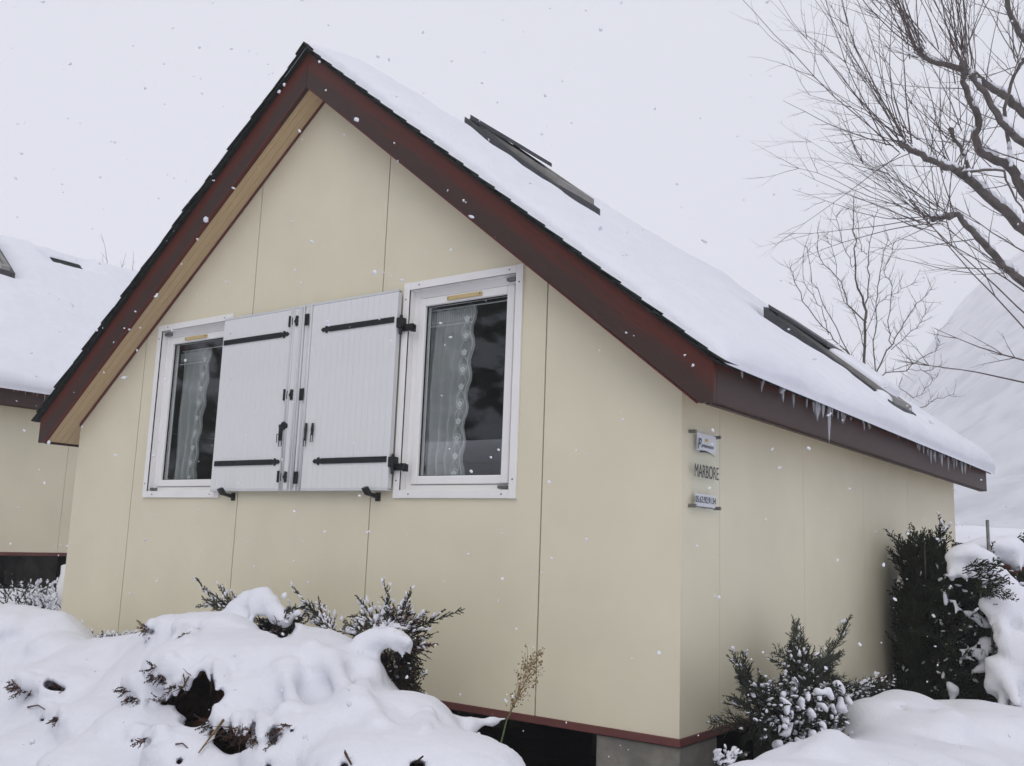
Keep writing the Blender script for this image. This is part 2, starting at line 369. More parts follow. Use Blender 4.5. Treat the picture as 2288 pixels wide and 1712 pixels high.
# ------------------------------------------------------------------ the chalet
Ha, T, OF, Hf, XE, ZB, ZT = 3.700, .8028, .196, 3.677, 2.826, 1.467, 1.674
house = thing('chalet', (0, 0, -.68), 'near cream panelled chalet with dark red roof boards, two windows and white shutters', 'chalet', 'panel chalets with snowy roofs')
roofz = lambda x: Ha-T*abs(x)
GAP = .004
WIN = [(-1.646, -.786), (.786, 1.646)]; WZ0, WZ1 = 1.055, 2.312; CAS = .046
# front panels
edges = [-HX, -1.8, -.6, .6, 1.8, HX]
def front_panel(a, b, y0, y1, top=roofz):
    mb = MB(); a2 = a+(GAP if a > -HX else 0); b2 = b-(GAP if b < HX else 0)
    hole = None
    for w in WIN:
        if w[0] > a and w[1] < b: hole = (w[0]+CAS-.006, w[1]-CAS+.006)
    tp = lambda x0, x1, z0: [(x0,z0),(x1,z0),(x1,top(x1))]+([(0,top(0))] if x0 < 0 < x1 else [])+[(x0,top(x0))]
    if hole:
        h0, h1 = hole; z0, z1 = WZ0+CAS-.006, WZ1-CAS+.006
        mb.prism_y(tp(a2, h0, 0), y0, y1); mb.prism_y(tp(h1, b2, 0), y0, y1)
        mb.box(h0, h1, y0, y1, 0, z0); mb.prism_y(tp(h0, h1, z1), y0, y1)
    else: mb.prism_y(tp(a2, b2, 0), y0, y1)
    return mb
for a, b in zip(edges[:-1], edges[1:]):
    front_panel(a, b, 0, .02).build('wall_panel', m_cream, house)
    front_panel(a, b, HL-.02, HL).build('wall_panel', m_cream, house)
# wall core behind (dark joint) with the same window holes
for a, b in zip(edges[:-1], edges[1:]):
    mb = front_panel(a if a > -HX else a+.03, b if b < HX else b-.03, .0205, .05, lambda x: roofz(x)-.01)
    mb.build('wall_core', m_cream_edge, house)
mb = MB(); mb.prism_y([(-HX+.03, 0), (HX-.03, 0), (HX-.03, roofz(HX)-.02), (0, Ha-.02), (-HX+.03, roofz(HX)-.02)], HL-.06, HL-.0205); mb.build('wall_core', m_room, house)
sy = [.0, .428, 1.628, 2.828, 4.028, 5.228, HL]
for s in (-1, 1):
    for a, b in zip(sy[:-1], sy[1:]):
        g0 = .021 if a == 0 else .002; g1 = .021 if b == HL else .002
        x0, x1 = sorted((s*HX, s*(HX-.02)))
        MB().box(x0, x1, a+g0 if a else .0, b-g1 if b < HL else HL, 0, roofz(HX)).build('wall_panel', m_cream, house) if False else \
        MB().box(x0, x1, a+g0, b-g1, 0, roofz(HX)).build('wall_panel', m_cream, house)
    x0, x1 = sorted((s*(HX-.0205), s*(HX-.06)))
    MB().box(x0, x1, .0605, HL-.0605, 0, roofz(HX)).build('wall_core', m_room, house)
# corner posts so the front panel edge reads as a clean arris
# floor platform, its red brown edge trim
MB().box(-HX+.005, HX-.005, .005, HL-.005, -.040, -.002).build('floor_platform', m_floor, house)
mb = MB().box(-HX-.006, HX+.006, -.008, .003, -.036, .0).build('base_trim', m_trim, house, bevel=.003)
for s in (-1, 1):
    x0, x1 = sorted((s*(HX+.006), s*(HX-.003))); MB().box(x0, x1, .0035, HL, -.036, .0).build('base_trim', m_trim, house, bevel=.003)
# concrete piers
for px_ in (-2.36, -1.2, 0, 1.2, 2.357):
    for py_ in (.012, 1.9, 3.8, 5.28):
        if px_ in (-1.2, 0, 1.2) and py_ < .1: continue
        w = .215
        MB().box(px_-w, px_+w, py_, py_+.40, -1.25, -.0405).build('pier', m_conc, house, bevel=.008)
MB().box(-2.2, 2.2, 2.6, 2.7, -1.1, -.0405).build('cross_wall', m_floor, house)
# verge boards (mitred at the ridge, cut level at the foot)
def uvmap(me, fn):
    uv = me.uv_layers.new(name='UVMap')
    for p in me.polygons:
        for li in p.loop_indices: uv.data[li].uv = fn(me.vertices[me.loops[li].vertex_index].co)
xb = (Hf-ZB)/T
for s in (-1, 1):
    poly = [(0.0015*s, Hf), (s*xb, ZB), (s*XE, ZB), (s*XE, ZT), (0.0015*s, Hf+.258)]
    for (ya, yb) in ((-OF, -OF+.032), (HL+OF-.032, HL+OF)):
        o = MB().prism_y(poly, ya, yb).build('verge_board', m_board, house, bevel=.004)
        uvmap(o.data, lambda c: (abs(c.x)*1.28+(7 if s > 0 else 0), (c.z-(Hf-T*abs(c.x)))/.258))
for s in (-1, 1):     # narrow drip moulding along the lower edge of the verge board
    mb = MB(); a = (s*.02, Hf-.016); b_ = (s*(xb-.01), ZB+.008-.012)
    mb.prism_y([(a[0], a[1]+.002), (b_[0], b_[1]+.002), (b_[0], b_[1]+.010), (a[0], a[1]+.010)], -OF-.002, -OF+.018); mb.build('drip_moulding', m_drip, house)
# eave boards
for s in (-1, 1):
    x0, x1 = sorted((s*XE, s*(XE-.028)))
    o = MB().box(x0, x1, -OF+.0325, HL+OF-.0325, ZB+.004, ZT).build('eave_board', m_eave, house, bevel=.003)
    uvmap(o.data, lambda c: (c.y+20, (c.z-ZB)/.207))
    x0, x1 = sorted((s*(XE-.03), s*(XE-.055)))
    MB().box(x0, x1, -OF+.035, HL+OF-.035, ZB-.004, ZB+.03).build('eave_batten', m_board, house)
# soffit boards under the gable overhang, running down the slope
for s in (-1, 1):
    for (ya, yb) in ((-.163, -.112), (-.110, -.059), (-.057, -.004)):
        mb = MB(); xo = XE-.06
        pts = []
        for dz in (0, .018):
            for (x, y) in ((s*.004, ya), (s*xo, ya), (s*xo, yb), (s*.004, yb)):
                pts.append((x, y, Ha-T*abs(x)+dz))
        mb.hexa(pts).build('soffit_board', m_soffit, house, bevel=.002)
    n = 12
    for k in range(28):
        ya = -.002+k*.211; yb = ya+.208
        if yb > HL+.15: yb = HL+.15
        mb = MB(); pts = []
        for dz in (0, .018):
            for (x, y) in ((s*(HX+.001), ya), (s*(XE-.06), ya), (s*(XE-.06), yb), (s*(HX+.001), yb)): pts.append((x, y, Ha-T*abs(x)+dz))
        mb.hexa(pts).build('soffit_board', m_soffit, house)
    mb = MB(); a = s*.0; # dark bead where the soffit meets the wall
    mb.prism_y([(s*.01, Ha-.002), (s*(HX), roofz(HX)-.002), (s*(HX), roofz(HX)-.024), (s*.01, Ha-.024)], -.012, -.0015).build('bead', m_trim, house)
# roof deck
for s in (-1, 1):
    z_ = lambda x, d: Ha-T*abs(x)+d
    mb = MB(); pts = [(s*.002, -OF+.033, z_(0,.02)), (s*(XE-.03), -OF+.033, z_(XE-.03,.02)), (s*(XE-.03), HL+OF-.033, z_(XE-.03,.02)), (s*.002, HL+OF-.033, z_(0,.02)),
                      (s*.002, -OF+.033, z_(0,.225)), (s*(XE-.03), -OF+.033, z_(XE-.03,.222)), (s*(XE-.03), HL+OF-.033, z_(XE-.03,.222)), (s*.002, HL+OF-.033, z_(0,.225))]
    mb.hexa(pts).build('roof_deck', m_dark, house)
# shingles: slope courses; the front ends of the courses are the ragged verge
ux = np.array([math.cos(math.atan(T)), 0, -math.sin(math.atan(T))]); nx_ = np.array([math.sin(math.atan(T)), 0, math.cos(math.atan(T))])
rnd = random.Random(5)
Lsl = (XE+.055)/ux[0]
for s in (-1, 1):
    nC = 26; step = Lsl/nC
    for k in range(nC):
        a = k*step; b_ = min(Lsl, a+step*1.28)
        fr = -OF-.045+rnd.uniform(-.006, .006) ; th = .012
        top = Hf+.262
        P = []
        for off0, off1 in ((0.0, .008), (.008, .015)):
            for (d, y, oo) in ((a, fr, off0), (b_, fr+rnd.uniform(-.004,.004), off1+rnd.uniform(0,.004)), (b_, HL+OF+.04, off1), (a, HL+OF+.04, off0)):
                p = np.array([0, y, top])+ux*d+nx_*oo; P.append((s*p[0], p[1], p[2]))
        MB().hexa(P).build('shingle', m_tile, house)
    # underlay edge strip carrying the shingles past the board
    P = []
    for off in (-.012, -.001):
        for (d, y) in ((0.004, -OF-.03), (Lsl-.02, -OF-.03), (Lsl-.02, HL+OF+.03), (0.004, HL+OF+.03)):
            p = np.array([0, y, Hf+.262])+ux*d+nx_*off; P.append((s*p[0], p[1], p[2]))
    MB().hexa(P).build('verge_strip', m_tile, house)
P = []
mb = MB().prism_y([(-.07, Hf+.262-.07*T+.018), (0, Hf+.262+.022), (.07, Hf+.262-.07*T+.018), (.07, Hf+.262-.07*T+.03), (0, Hf+.262+.036), (-.07, Hf+.262-.07*T+.03)], -OF-.05, HL+OF+.045).build('ridge_shingle', m_tile, house)

# windows: part > casing, frame, sash, pane, vent, brackets, screws
def window(x0, x1, z0, z1, side):
    w = MB()
    fr = [(x0, x0+CAS), (x1-CAS, x1)]
    w.box(x0, x0+CAS, -.016, .0, z0, z1); w.box(x1-CAS, x1, -.016, .0, z0, z1)
    w.box(x0+CAS+.0008, x1-CAS-.0008, -.0165, -.0005, z1-CAS, z1-.001); w.box(x0+CAS+.0008, x1-CAS-.0008, -.0165, -.0005, z0+.001, z0+CAS)
    wo = w.build('window', m_white, house, bevel=.0025)
    i0, i1, k0, k1 = x0+CAS-.004, x1-CAS+.004, z0+CAS-.004, z1-CAS+.004
    f = MB(); t = .043; tt = .050; tb = .036      # outer frame, set back
    f.box(i0, i0+t, .040, .105, k0, k1); f.box(i1-t, i1, .040, .105, k0, k1)
    f.box(i0+t, i1-t, .0405, .1045, k1-tt, k1); f.box(i0+t, i1-t, .0405, .1045, k0, k0+tb)
    rv = MB(); rv.box(i0-.001, i0+.004, -.012, .0395, k0, k1); rv.box(i1-.004, i1+.001, -.012, .0395, k0, k1)
    rv.box(i0+.0045, i1-.0045, -.0125, .039, k1-.004, k1+.001); rv.box(i0+.0045, i1-.0045, -.0125, .039, k0-.001, k0+.004); rv.build('reveal', m_white, wo)
    f.build('frame', m_white, wo, bevel=.004)
    s0, s1, n0, n1 = i0+t+.003, i1-t-.003, k0+tb+.003, k1-tt-.003; q = .047
    d = MB(); d.box(s0, s0+q, .030, .09, n0, n1); d.box(s1-q, s1, .030, .09, n0, n1)
    d.box(s0+q, s1-q, .0298, .0895, n1-q, n1); d.box(s0+q, s1-q, .0298, .0895, n0, n0+q)
    d.build('sash', m_white, wo, bevel=.006)
    g = MB(); a, b, c, e = s0+q-.003, s1-q+.003, n0+q-.003, n1-q+.003
    g.box(a, b, .058, .061, c, e); g.build('pane', m_glass, wo)
    gk = MB()
    for (p0, p1, p2, p3) in ((s0+q, s0+q+.004, n0+q, n1-q), (s1-q-.004, s1-q, n0+q, n1-q), (s0+q, s1-q, n0+q, n0+q+.004), (s0+q, s1-q, n1-q-.004, n1-q)):
        gk.box(p0, p1, .048, .0575, p2, p3)
    gk.build('gasket', m_iron, wo)
    xc = (s0+s1)/2-(.0 if side > 0 else .02)
    v = MB(); v.box(xc-.125, xc+.125, .018, .0295, n1-.036, n1-.012); v.build('vent_strip', m_yellow, wo, bevel=.004)
    v = MB(); v.box(xc-.118, xc-.112, -.0155+.031, .0175, n1-.027, n1-.021); v.box(xc+.112, xc+.118, .0155, .0175, n1-.027, n1-.021); v.build('vent_screw', m_iron, wo)
    for (bx, bz) in (((i1-t-.045, k1-.034) if side > 0 else (i0+t-.04, k1-.034)), ((i1-t-.055, k0+.012) if side > 0 else (i0+t-.05, k0+.012))):
        MB().box(bx, bx+.06, .012, .042, bz, bz+.018).add([], []).build('bracket', m_zinc, wo, bevel=.003)
    for (sx, sz) in ((x0+.022, z1-.10), (x1-.022, z1-.10), (x0+.022, z0+.10), (x1-.022, z0+.10), (x0+.12, z1-.023), (x1-.09, z1-.023), (x0+.12, z0+.023), (x1-.09, z0+.023)):
        MB().tube([(sx, -.0185, sz), (sx, -.0158, sz)], .0042, 8).build('screw', m_iron, wo)
    return (a, b, c, e), wo
gl = {}
for (x0, x1), s in zip(WIN, (-1, 1)): gl[s], _ = window(x0, x1, WZ0, WZ1, s)
# room behind the panes
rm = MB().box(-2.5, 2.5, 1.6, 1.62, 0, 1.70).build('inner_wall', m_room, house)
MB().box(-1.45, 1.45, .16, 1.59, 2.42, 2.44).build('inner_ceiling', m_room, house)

# shutters, folded open between the windows
ZS0, ZS1 = 1.095, 2.268
def shutter(xa, xb, y0, th, npl, label, rail_l=0, rail_r=0):
    base = MB().box(xa, xb, y0+.006, y0+th, ZS0+.004, ZS1-.004)
    o = base.build('shutter', m_shut_rail, house, bevel=.003); o['label'] = label
    w = (xb-xa-rail_l-rail_r)/npl
    pm = MB().box(.0005, w-.0005, 0, .0056, ZS0+.016, ZS1-.016).mesh('plank', m_shut)
    for k in range(npl):
        p = bpy.data.objects.new('plank', pm); COL.objects.link(p); p.parent = o; p.location = Vector((xa+rail_l+k*w, y0, 0))-wloc(o)
        bb = p.modifiers.new('bevel', 'BEVEL'); bb.width = .0011; bb.segments = 1
    for z0, z1 in ((ZS0, ZS0+.0155), (ZS1-.0155, ZS1)): MB().box(xa, xb, y0-.002, y0+th+.001, z0, z1).build('edge_bead', m_shut_rail, o, bevel=.003)
    return o
def strap(o, xa, xb, z, y, h=.034):      # flat black strap hinge from xa (wide end) to the fleuron tip at xb
    s = 1 if xb > xa else -1; L = abs(xb-xa); P = []
    prof = [(0, h/2), (L-.075, h/2), (L-.062, h*.30), (L-.054, h*.72), (L-.042, h*.60), (L-.03, h*.28), (L-.018, h*.42), (L, 0)]
    pts = [(xa+s*a, z+b) for a, b in prof]+[(xa+s*a, z-b) for a, b in prof[:-1]][::-1]
    st = MB().prism_y(pts, y-.006, y).build('strap_hinge', m_iron, o)
    r = MB()
    for k in range(4): r.tube([(xa+s*(.05+k*(L-.15)/3), y-.009, z), (xa+s*(.05+k*(L-.15)/3), y-.0055, z)], .005, 6)
    r.build('rivet', m_iron, st if False else o)
def butt(o, x, z, y, w=.016, h=.072, wing=False):
    m_ = MB().box(x-w/2, x+w/2, y-.010, y, z-h/2, z+h/2)
    if wing:
        for e in (-1, 1): m_.prism_y([(x+.013, z-e*.004), (x+.024, z+e*.010), (x+.030, z+e*.036), (x+.050, z+e*.030), (x+.046, z+e*.010), (x+.05, z-e*.004)], y-.008-.0008*e, y-.0005)
    m_.build('hinge', m_iron, o, bevel=.0015)
YL, YR = -.050, -.060
L1 = shutter(-.826, -.135, YL, .028, 14, 'left white louvre-free shutter leaf with black straps pointing right')
L1['label'] = 'left white boarded shutter leaf with black straps pointing right'
L2 = shutter(-.133, -.012, YL-.004, .03, 2, 'narrow white folded shutter leaf in the middle', .02, .03)
R2 = shutter(-.010, .062, YR, .03, 1, 'narrow white shutter stile beside the right leaf', .012, .012)
R1 = shutter(.064, .785, YR, .034, 15, 'right white boarded shutter leaf with black straps pointing left')
# round beads running up the meeting edges
for (x, o, y) in ((-.137, L1, YL-.004), (-.112, L2, YL-.010), (-.055, L2, YL-.008), (-.018, L2, YL-.010), (.028, R2, YR-.004), (.058, R1, YR-.008)):
    MB().tube([(x, y+.004, ZS0), (x, y+.004, ZS1)], .008, 8).build('bead', m_shut_rail, o, smooth=True)
def pz(px, py, y=-.06): p = on(px, py, 'y', y); return p[0], p[2]
c2 = lambda x, y: (300+x*.3625, 560+y*.3625); c3 = lambda x, y: (600+x*.3626, 560+y*.3626)
for (A, B, o, y) in (((c2(556, 565)), c2(958, 520), L1, YL), (c2(497, 1310), c2(900, 1307), L1, YL),
                     (c3(776, 425), c3(327, 492), R1, YR), (c3(728, 1285), c3(274, 1300), R1, YR)):
    xa, za = pz(*A, y); xb_, zb_ = pz(*B, y); strap(o, xa, xb_, (za+zb_)/2, y-.0005)
for zz in (2.175, 1.70, 1.185):
    butt(L1, -.150, zz, YL-.003); butt(L2, -.128+.01, zz-.003, YL-.006, .006, .05, wing=True)
    butt(R2, .018, zz-.01, YR-.008, .014, .075); butt(R2, .040, zz-.01, YR-.010, .012, .075)
# latch on the left leaf: round boss, arm, hanging wire loops
def loopwire(mb, x, z, y, w=.022, h=.05):
    mb.tube([(x-w/2, y, z), (x-w/2, y, z-h), (x+w/2, y, z-h), (x+w/2, y, z), (x-w/2, y, z)], .0028, 5)
lx, lz = pz(*c2(925, 1090), YL)
mb = MB(); mb.tube([(lx+.01, YL-.022, lz+.008), (lx+.01, YL-.001, lz+.008)], .026, 14); mb.box(lx-.036, lx+.005, YL-.018, YL-.004, lz-.004, lz+.018)
mb.box(lx-.030, lx-.004, YL-.020, YL-.004, lz-.085, lz); mb.build('latch', m_iron, L1, bevel=.003)
mb = MB(); loopwire(mb, lx-.028, lz-.045, YL-.022, .024, .05); loopwire(mb, lx-.004, lz-.075, YL-.022, .026, .045); mb.build('latch_loop', m_iron, L1)
for (qx, hh) in ((1068, .16), (1108, .1)):
    x_, z_ = pz(*c2(qx, 1085), YR); mb = MB(); mb.tube([(x_, YR-.012, z_+.02), (x_, YR-.014, z_-.02), (x_-.001, YR-.012, z_-hh*.55)], [.007, .010, .006], 6); loopwire(mb, x_-.001, z_-hh*.45, YR-.014, .018, .05)
    mb.build('latch', m_iron, R1 if qx > 1080 else R2)
# pintle brackets from the right leaf to the casing
for (A,) in ((c3(850, 475),), (c3(800, 1335),)):
    x_, z_ = pz(*A, -.03)
    mb = MB(); mb.box(x_-.045, x_+.05, -.032, -.018, z_-.018, z_+.022); mb.box(x_-.052, x_-.012, YR-.004, -.02, z_+.0, z_+.058); mb.box(x_+.03, x_+.05, -.030, .0, z_-.024, z_+.018)
    mb.tube([(x_-.03, -.046, z_-.04), (x_-.03, -.046, z_+.075)], .010, 8)
    mb.build('pintle', m_iron, house, bevel=.002)
# shutter rests below
for A in (c2(560, 1490), c3(625, 1487)):
    x_, z_ = pz(*A, -.07)
    mb = MB(); mb.prism_x([(-.13, z_+.016), (-.10, z_+.030), (-.07, z_-.004), (0, z_-.012), (0, z_-.036), (-.10, z_-.018)], x_-.014, x_+.014)
    mb.box(x_-.020, x_+.020, -.006, -.0005, z_-.05, z_+.0); mb.build('shutter_rest', m_iron, house, bevel=.002)

# roof windows, each raised on dark flashing
def roof_window(xa, xb, oa, ob, y0, y1, label, full):
    """xa,xb: upper/lower end; oa,ob: height over the shingle plane"""
    top = Hf+.262
    def P(x, y, o): return (x, y, top-T*x+o)
    f = MB()
    f.hexa([P(xa, y0, -.02), P(xb, y0, -.02), P(xb, y0+.055, -.02), P(xa, y0+.055, -.02), P(xa, y0, oa), P(xb, y0, ob-.03), P(xb, y0+.055, ob-.03), P(xa, y0+.055, oa)])
    f.hexa([P(xa, y1-.055, -.02), P(xb, y1-.055, -.02), P(xb, y1, -.02), P(xa, y1, -.02), P(xa, y1-.055, oa), P(xb, y1-.055, ob-.03), P(xb, y1, ob-.03), P(xa, y1, oa)])
    f.hexa([P(xb-.06, y0+.056, -.02), P(xb, y0+.056, -.02), P(xb, y1-.056, -.02), P(xb-.06, y1-.056, -.02), P(xb-.06, y0+.056, ob-.035), P(xb, y0+.056, ob-.035), P(xb, y1-.056, ob-.035), P(xb-.06, y1-.056, ob-.035)])
    f.hexa([P(xa, y0+.056, -.02), P(xa+.09, y0+.056, -.02), P(xa+.09, y1-.056, -.02), P(xa, y1-.056, -.02), P(xa, y0+.056, oa+.01), P(xa+.09, y0+.056, oa+.01), P(xa+.09, y1-.056, oa+.01), P(xa, y1-.056, oa+.01)])
    fo = f.build('roof_window', m_flash, house, bevel=.004); fo['label'] = label
    s = MB(); q = .05
    def bar(x0, x1, u, v, o0, o1, dz):
        lerp = lambda x: oa+(ob-oa)*(x-xa)/(xb-xa)
        s.hexa([P(x0, u, lerp(x0)+o0), P(x1, u, lerp(x1)+o0), P(x1, v, lerp(x1)+o0), P(x0, v, lerp(x0)+o0), P(x0, u, lerp(x0)+o1), P(x1, u, lerp(x1)+o1), P(x1, v, lerp(x1)+o1), P(x0, v, lerp(x0)+o1)])
    bar(xa+.1, xb-.02, y0+.06, y0+.06+q, -.03, .018, 0); bar(xa+.1, xb-.02, y1-.06-q, y1-.06, -.03, .018, 0)
    bar(xb-.02-q, xb-.0205, y0+.061+q, y1-.061-q, -.03, .016, 0)
    s.build('sash', m_sash, fo)
    g_ = MB(); lerp = lambda x: oa+(ob-oa)*(x-xa)/(xb-xa)
    x0, x1, u, v = xa+.1, xb-.075, y0+.112, y1-.112
    g_.hexa([P(x0,u,lerp(x0)-.01),P(x1,u,lerp(x1)-.01),P(x1,v,lerp(x1)-.01),P(x0,v,lerp(x0)-.01),P(x0,u,lerp(x0)-.004),P(x1,u,lerp(x1)-.004),P(x1,v,lerp(x1)-.004),P(x0,v,lerp(x0)-.004)])
    g_.build('pane', m_glass, fo)
    h = MB(); xm = xa+(xb-xa)*.50
    u, v = y0+.03, y1-.03
    h.hexa([P(xa+.03,u,oa+.012),P(xm,u,lerp(xm)+.040),P(xm,v,lerp(xm)+.040),P(xa+.03,v,oa+.012),P(xa+.03,u,oa+.045),P(xm,u,lerp(xm)+.072),P(xm,v,lerp(xm)+.072),P(xa+.03,v,oa+.045)])
    h.build('hood', m_flash, fo, bevel=.004)
    return fo
roof_window(.17, 1.02, .19, .20, 1.2, 1.80, 'upper roof window, half clear of snow', True)
roof_window(1.64, 2.66, .215, .19, 3.4, 4.04, 'lower roof window, mostly buried in snow', False)

# neighbour: the same kind of chalet, further left and higher
def copy_tree(o, parent=None, skip=()):
    c = o.copy(); COL.objects.link(c); c.parent = parent
    for ch in list(o.children):
        if ch.name.split('.')[0] not in skip: copy_tree(ch, c, skip)
    return c
nb = copy_tree(house, None, ('shutter', 'pintle', 'shutter_rest', 'bead', 'drip_moulding'))
DX, DY, DZ = -8.077, -.08, .555
nb.location = (DX, DY, DZ-.68)
nb['label'] = 'neighbouring cream chalet with snow covered roof, cut off by the left edge'
for ch in list(nb.children):
    if ch.name.startswith('pier') and 1.5 < ch.data.vertices[0].co.y < 2.6 and ch.data.vertices[0].co.x > 1.5: bpy.data.objects.remove(ch); continue
    if ch.name.startswith('roof_window'):
        ch.location.y -= .22
        if 'lower' in ch.get('label', ''): ch['label'] = 'roof window hidden under snow'
        else: ch['label'] = 'roof window half uncovered at the left edge'

# roof snow
def roof_snow(name, x_off, y_off, z_off, label, holes, lthin, h=.028, seed=0):
    top = Hf+.262+.017
    f = Field((-.9 if not lthin else -XE-.2, -OF-.12, -.35), (XE+.25, HL+OF+.15, 1), .03)
    # work in slope space: u down the right slope, v = y, w = height over shingles
    Lr = (XE+.07)/ux[0]
    nu, nv, nw = int((Lr+.5)/h), int((HL+2*OF+.2)/h), int(.36/h)+2
    U = -.25+np.arange(nu)*h; V_ = -OF-.1+np.arange(nv)*h; Wd = -.04+np.arange(nw)*h*.8
    u = U[:, None]; v = V_[None, :]
    th = .115+.050*fbm(u, v, .9, seed)+.022*fbm(u, v, 3.2, seed+3)
    e0 = v-(-OF-.045)-.016-.016*fbm(u, v*0, 6, seed+8); e1 = (HL+OF+.04)-v
    e2 = Lr-u+.02*fbm(u*0, v, 3, seed+2)
    prof = lambda e, w: np.sqrt(np.clip(1-(1-np.clip(e/w, 0, 1))**2, 0, 1))
    th = th*(.12+.88*prof(e0-.0, .42))*(.35+.65*prof(np.maximum(u+.03, 0)+.9*np.clip(v+OF, 0, 9), .5))*prof(e1, .2)*prof(e2, .14)
    th = np.where((e0 < 0) | (e1 < 0) | (e2 < 0), -.06, th)
    for (ua, ub, va, vb, keep) in holes:
        d = np.maximum(np.maximum(ua-u, u-ub), np.maximum(va-v, v-vb))
        th = np.where(d < 0, np.minimum(th, keep), np.where(d < .26, th*(.06+.94*np.clip((d+.04*fbm(u, v, 7, 3))/.26, 0, 1)), th))
    F = (Wd[None, None, :]-th[:, :, None])
    V, Q = nets(F, (0, 0, 0), 1.)
    V2 = np.stack([U[0]+V[:, 0]*h, V_[0]+V[:, 1]*h, Wd[0]+V[:, 2]*h*.8], 1)
    V2[:, 2] = np.maximum(V2[:, 2], -.006)
    W3 = np.zeros_like(V2); uu = V2[:, 0]
    # beyond the ridge (u<0) bend over to the left slope
    pos = np.maximum(uu, 0); neg = np.minimum(uu, 0)
    W3[:, 0] = ux[0]*pos+nx_[0]*V2[:, 2]*np.clip(uu/.2+.0, -1, 1)+ux[0]*neg
    W3[:, 2] = top+ux[2]*pos-ux[2]*neg+nx_[2]*V2[:, 2]-.02*(uu < 0)
    W3[:, 1] = V2[:, 1]
    ok = W3 + np.array([x_off, y_off, z_off])
    return tag(link(name, np_mesh(name, ok, Q, m_snow)), label, 'snow', kind='stuff')
c_ = ux[0]
roof_snow('roof_snow', 0, 0, 0, 'thick smooth snow lying on the right slope of the near chalet roof', [(.19/c_, 1.00/c_, 1.22, 1.86, -.06), (1.66/c_, 2.45/c_, 3.42, 4.02, -.06)], False, seed=1)
roof_snow('roof_snow', DX, DY, DZ, 'thick snow lying on the roof slope of the neighbouring chalet', [(.19/c_, .86/c_, 1.0, 1.62, -.06), (.16, .30, 2.42, 2.86, -.06)], False, seed=6)
# thin snow on the hidden left slopes, seen only as a pale rim
def left_snow(x_off, y_off, z_off, label, sd_):
    us = np.linspace(.25, Lsl-.01, 60); vs = np.linspace(-OF-.03, HL+OF+.02, 90); U, V_ = np.meshgrid(us, vs, indexing='ij')
    th = .018+.05*np.clip((V_+OF+.03)/.5, 0, 1)+.015*fbm(U, V_, 2, sd_)
    edge = np.minimum(np.minimum((Lsl-.01-U)/.06, (V_+OF+.03)/.05), 1); th = th*np.sqrt(np.clip(edge, 0, 1))+.001
    X = -(ux[0]*U+nx_[0]*(th+.026)); Z = Hf+.262+ux[2]*U+nx_[2]*(th+.026)
    Vv = np.stack([X+x_off, V_+y_off, Z+z_off], -1).reshape(-1, 3); ny = len(vs)
    i = np.arange(len(us)-1)[:, None]*ny+np.arange(ny-1)[None, :]
    tag(link('roof_snow', np_mesh('roof_snow', Vv, np.stack([i, i+1, i+ny+1, i+ny], -1).reshape(-1, 4), m_snow)), label, 'snow', kind='stuff')
left_snow(0, 0, 0, 'thin snow on the left slope of the near chalet, a pale rim over the dark verge', 3)
left_snow(DX, DY, DZ, 'snow on the far slope of the neighbouring chalet roof', 12)
# snow lying on the lower roof window
mb = MB(); top = Hf+.262
rs = random.Random(4)
f = Field((1.9, 3.2, 1.9), (3.0, 4.6, 2.75), .022)
for k in range(8):
    x = 2.16+k*.05; f.add((x, 3.53+.01*rs.random(), top-T*x+.215), (x, 3.98, top-T*x+.225), .040+.012*rs.random(), .05, .05)
for k in range(3): x = 2.52+k*.03; f.add((x, 3.44, top-T*x+.12), (x, 4.1, top-T*x+.12), .05, .05, .05)
tag(link('window_snow', f.mesh('window_snow', m_snow)), 'small drift of snow on the lower half of the lower roof window', 'snow', kind='stuff')

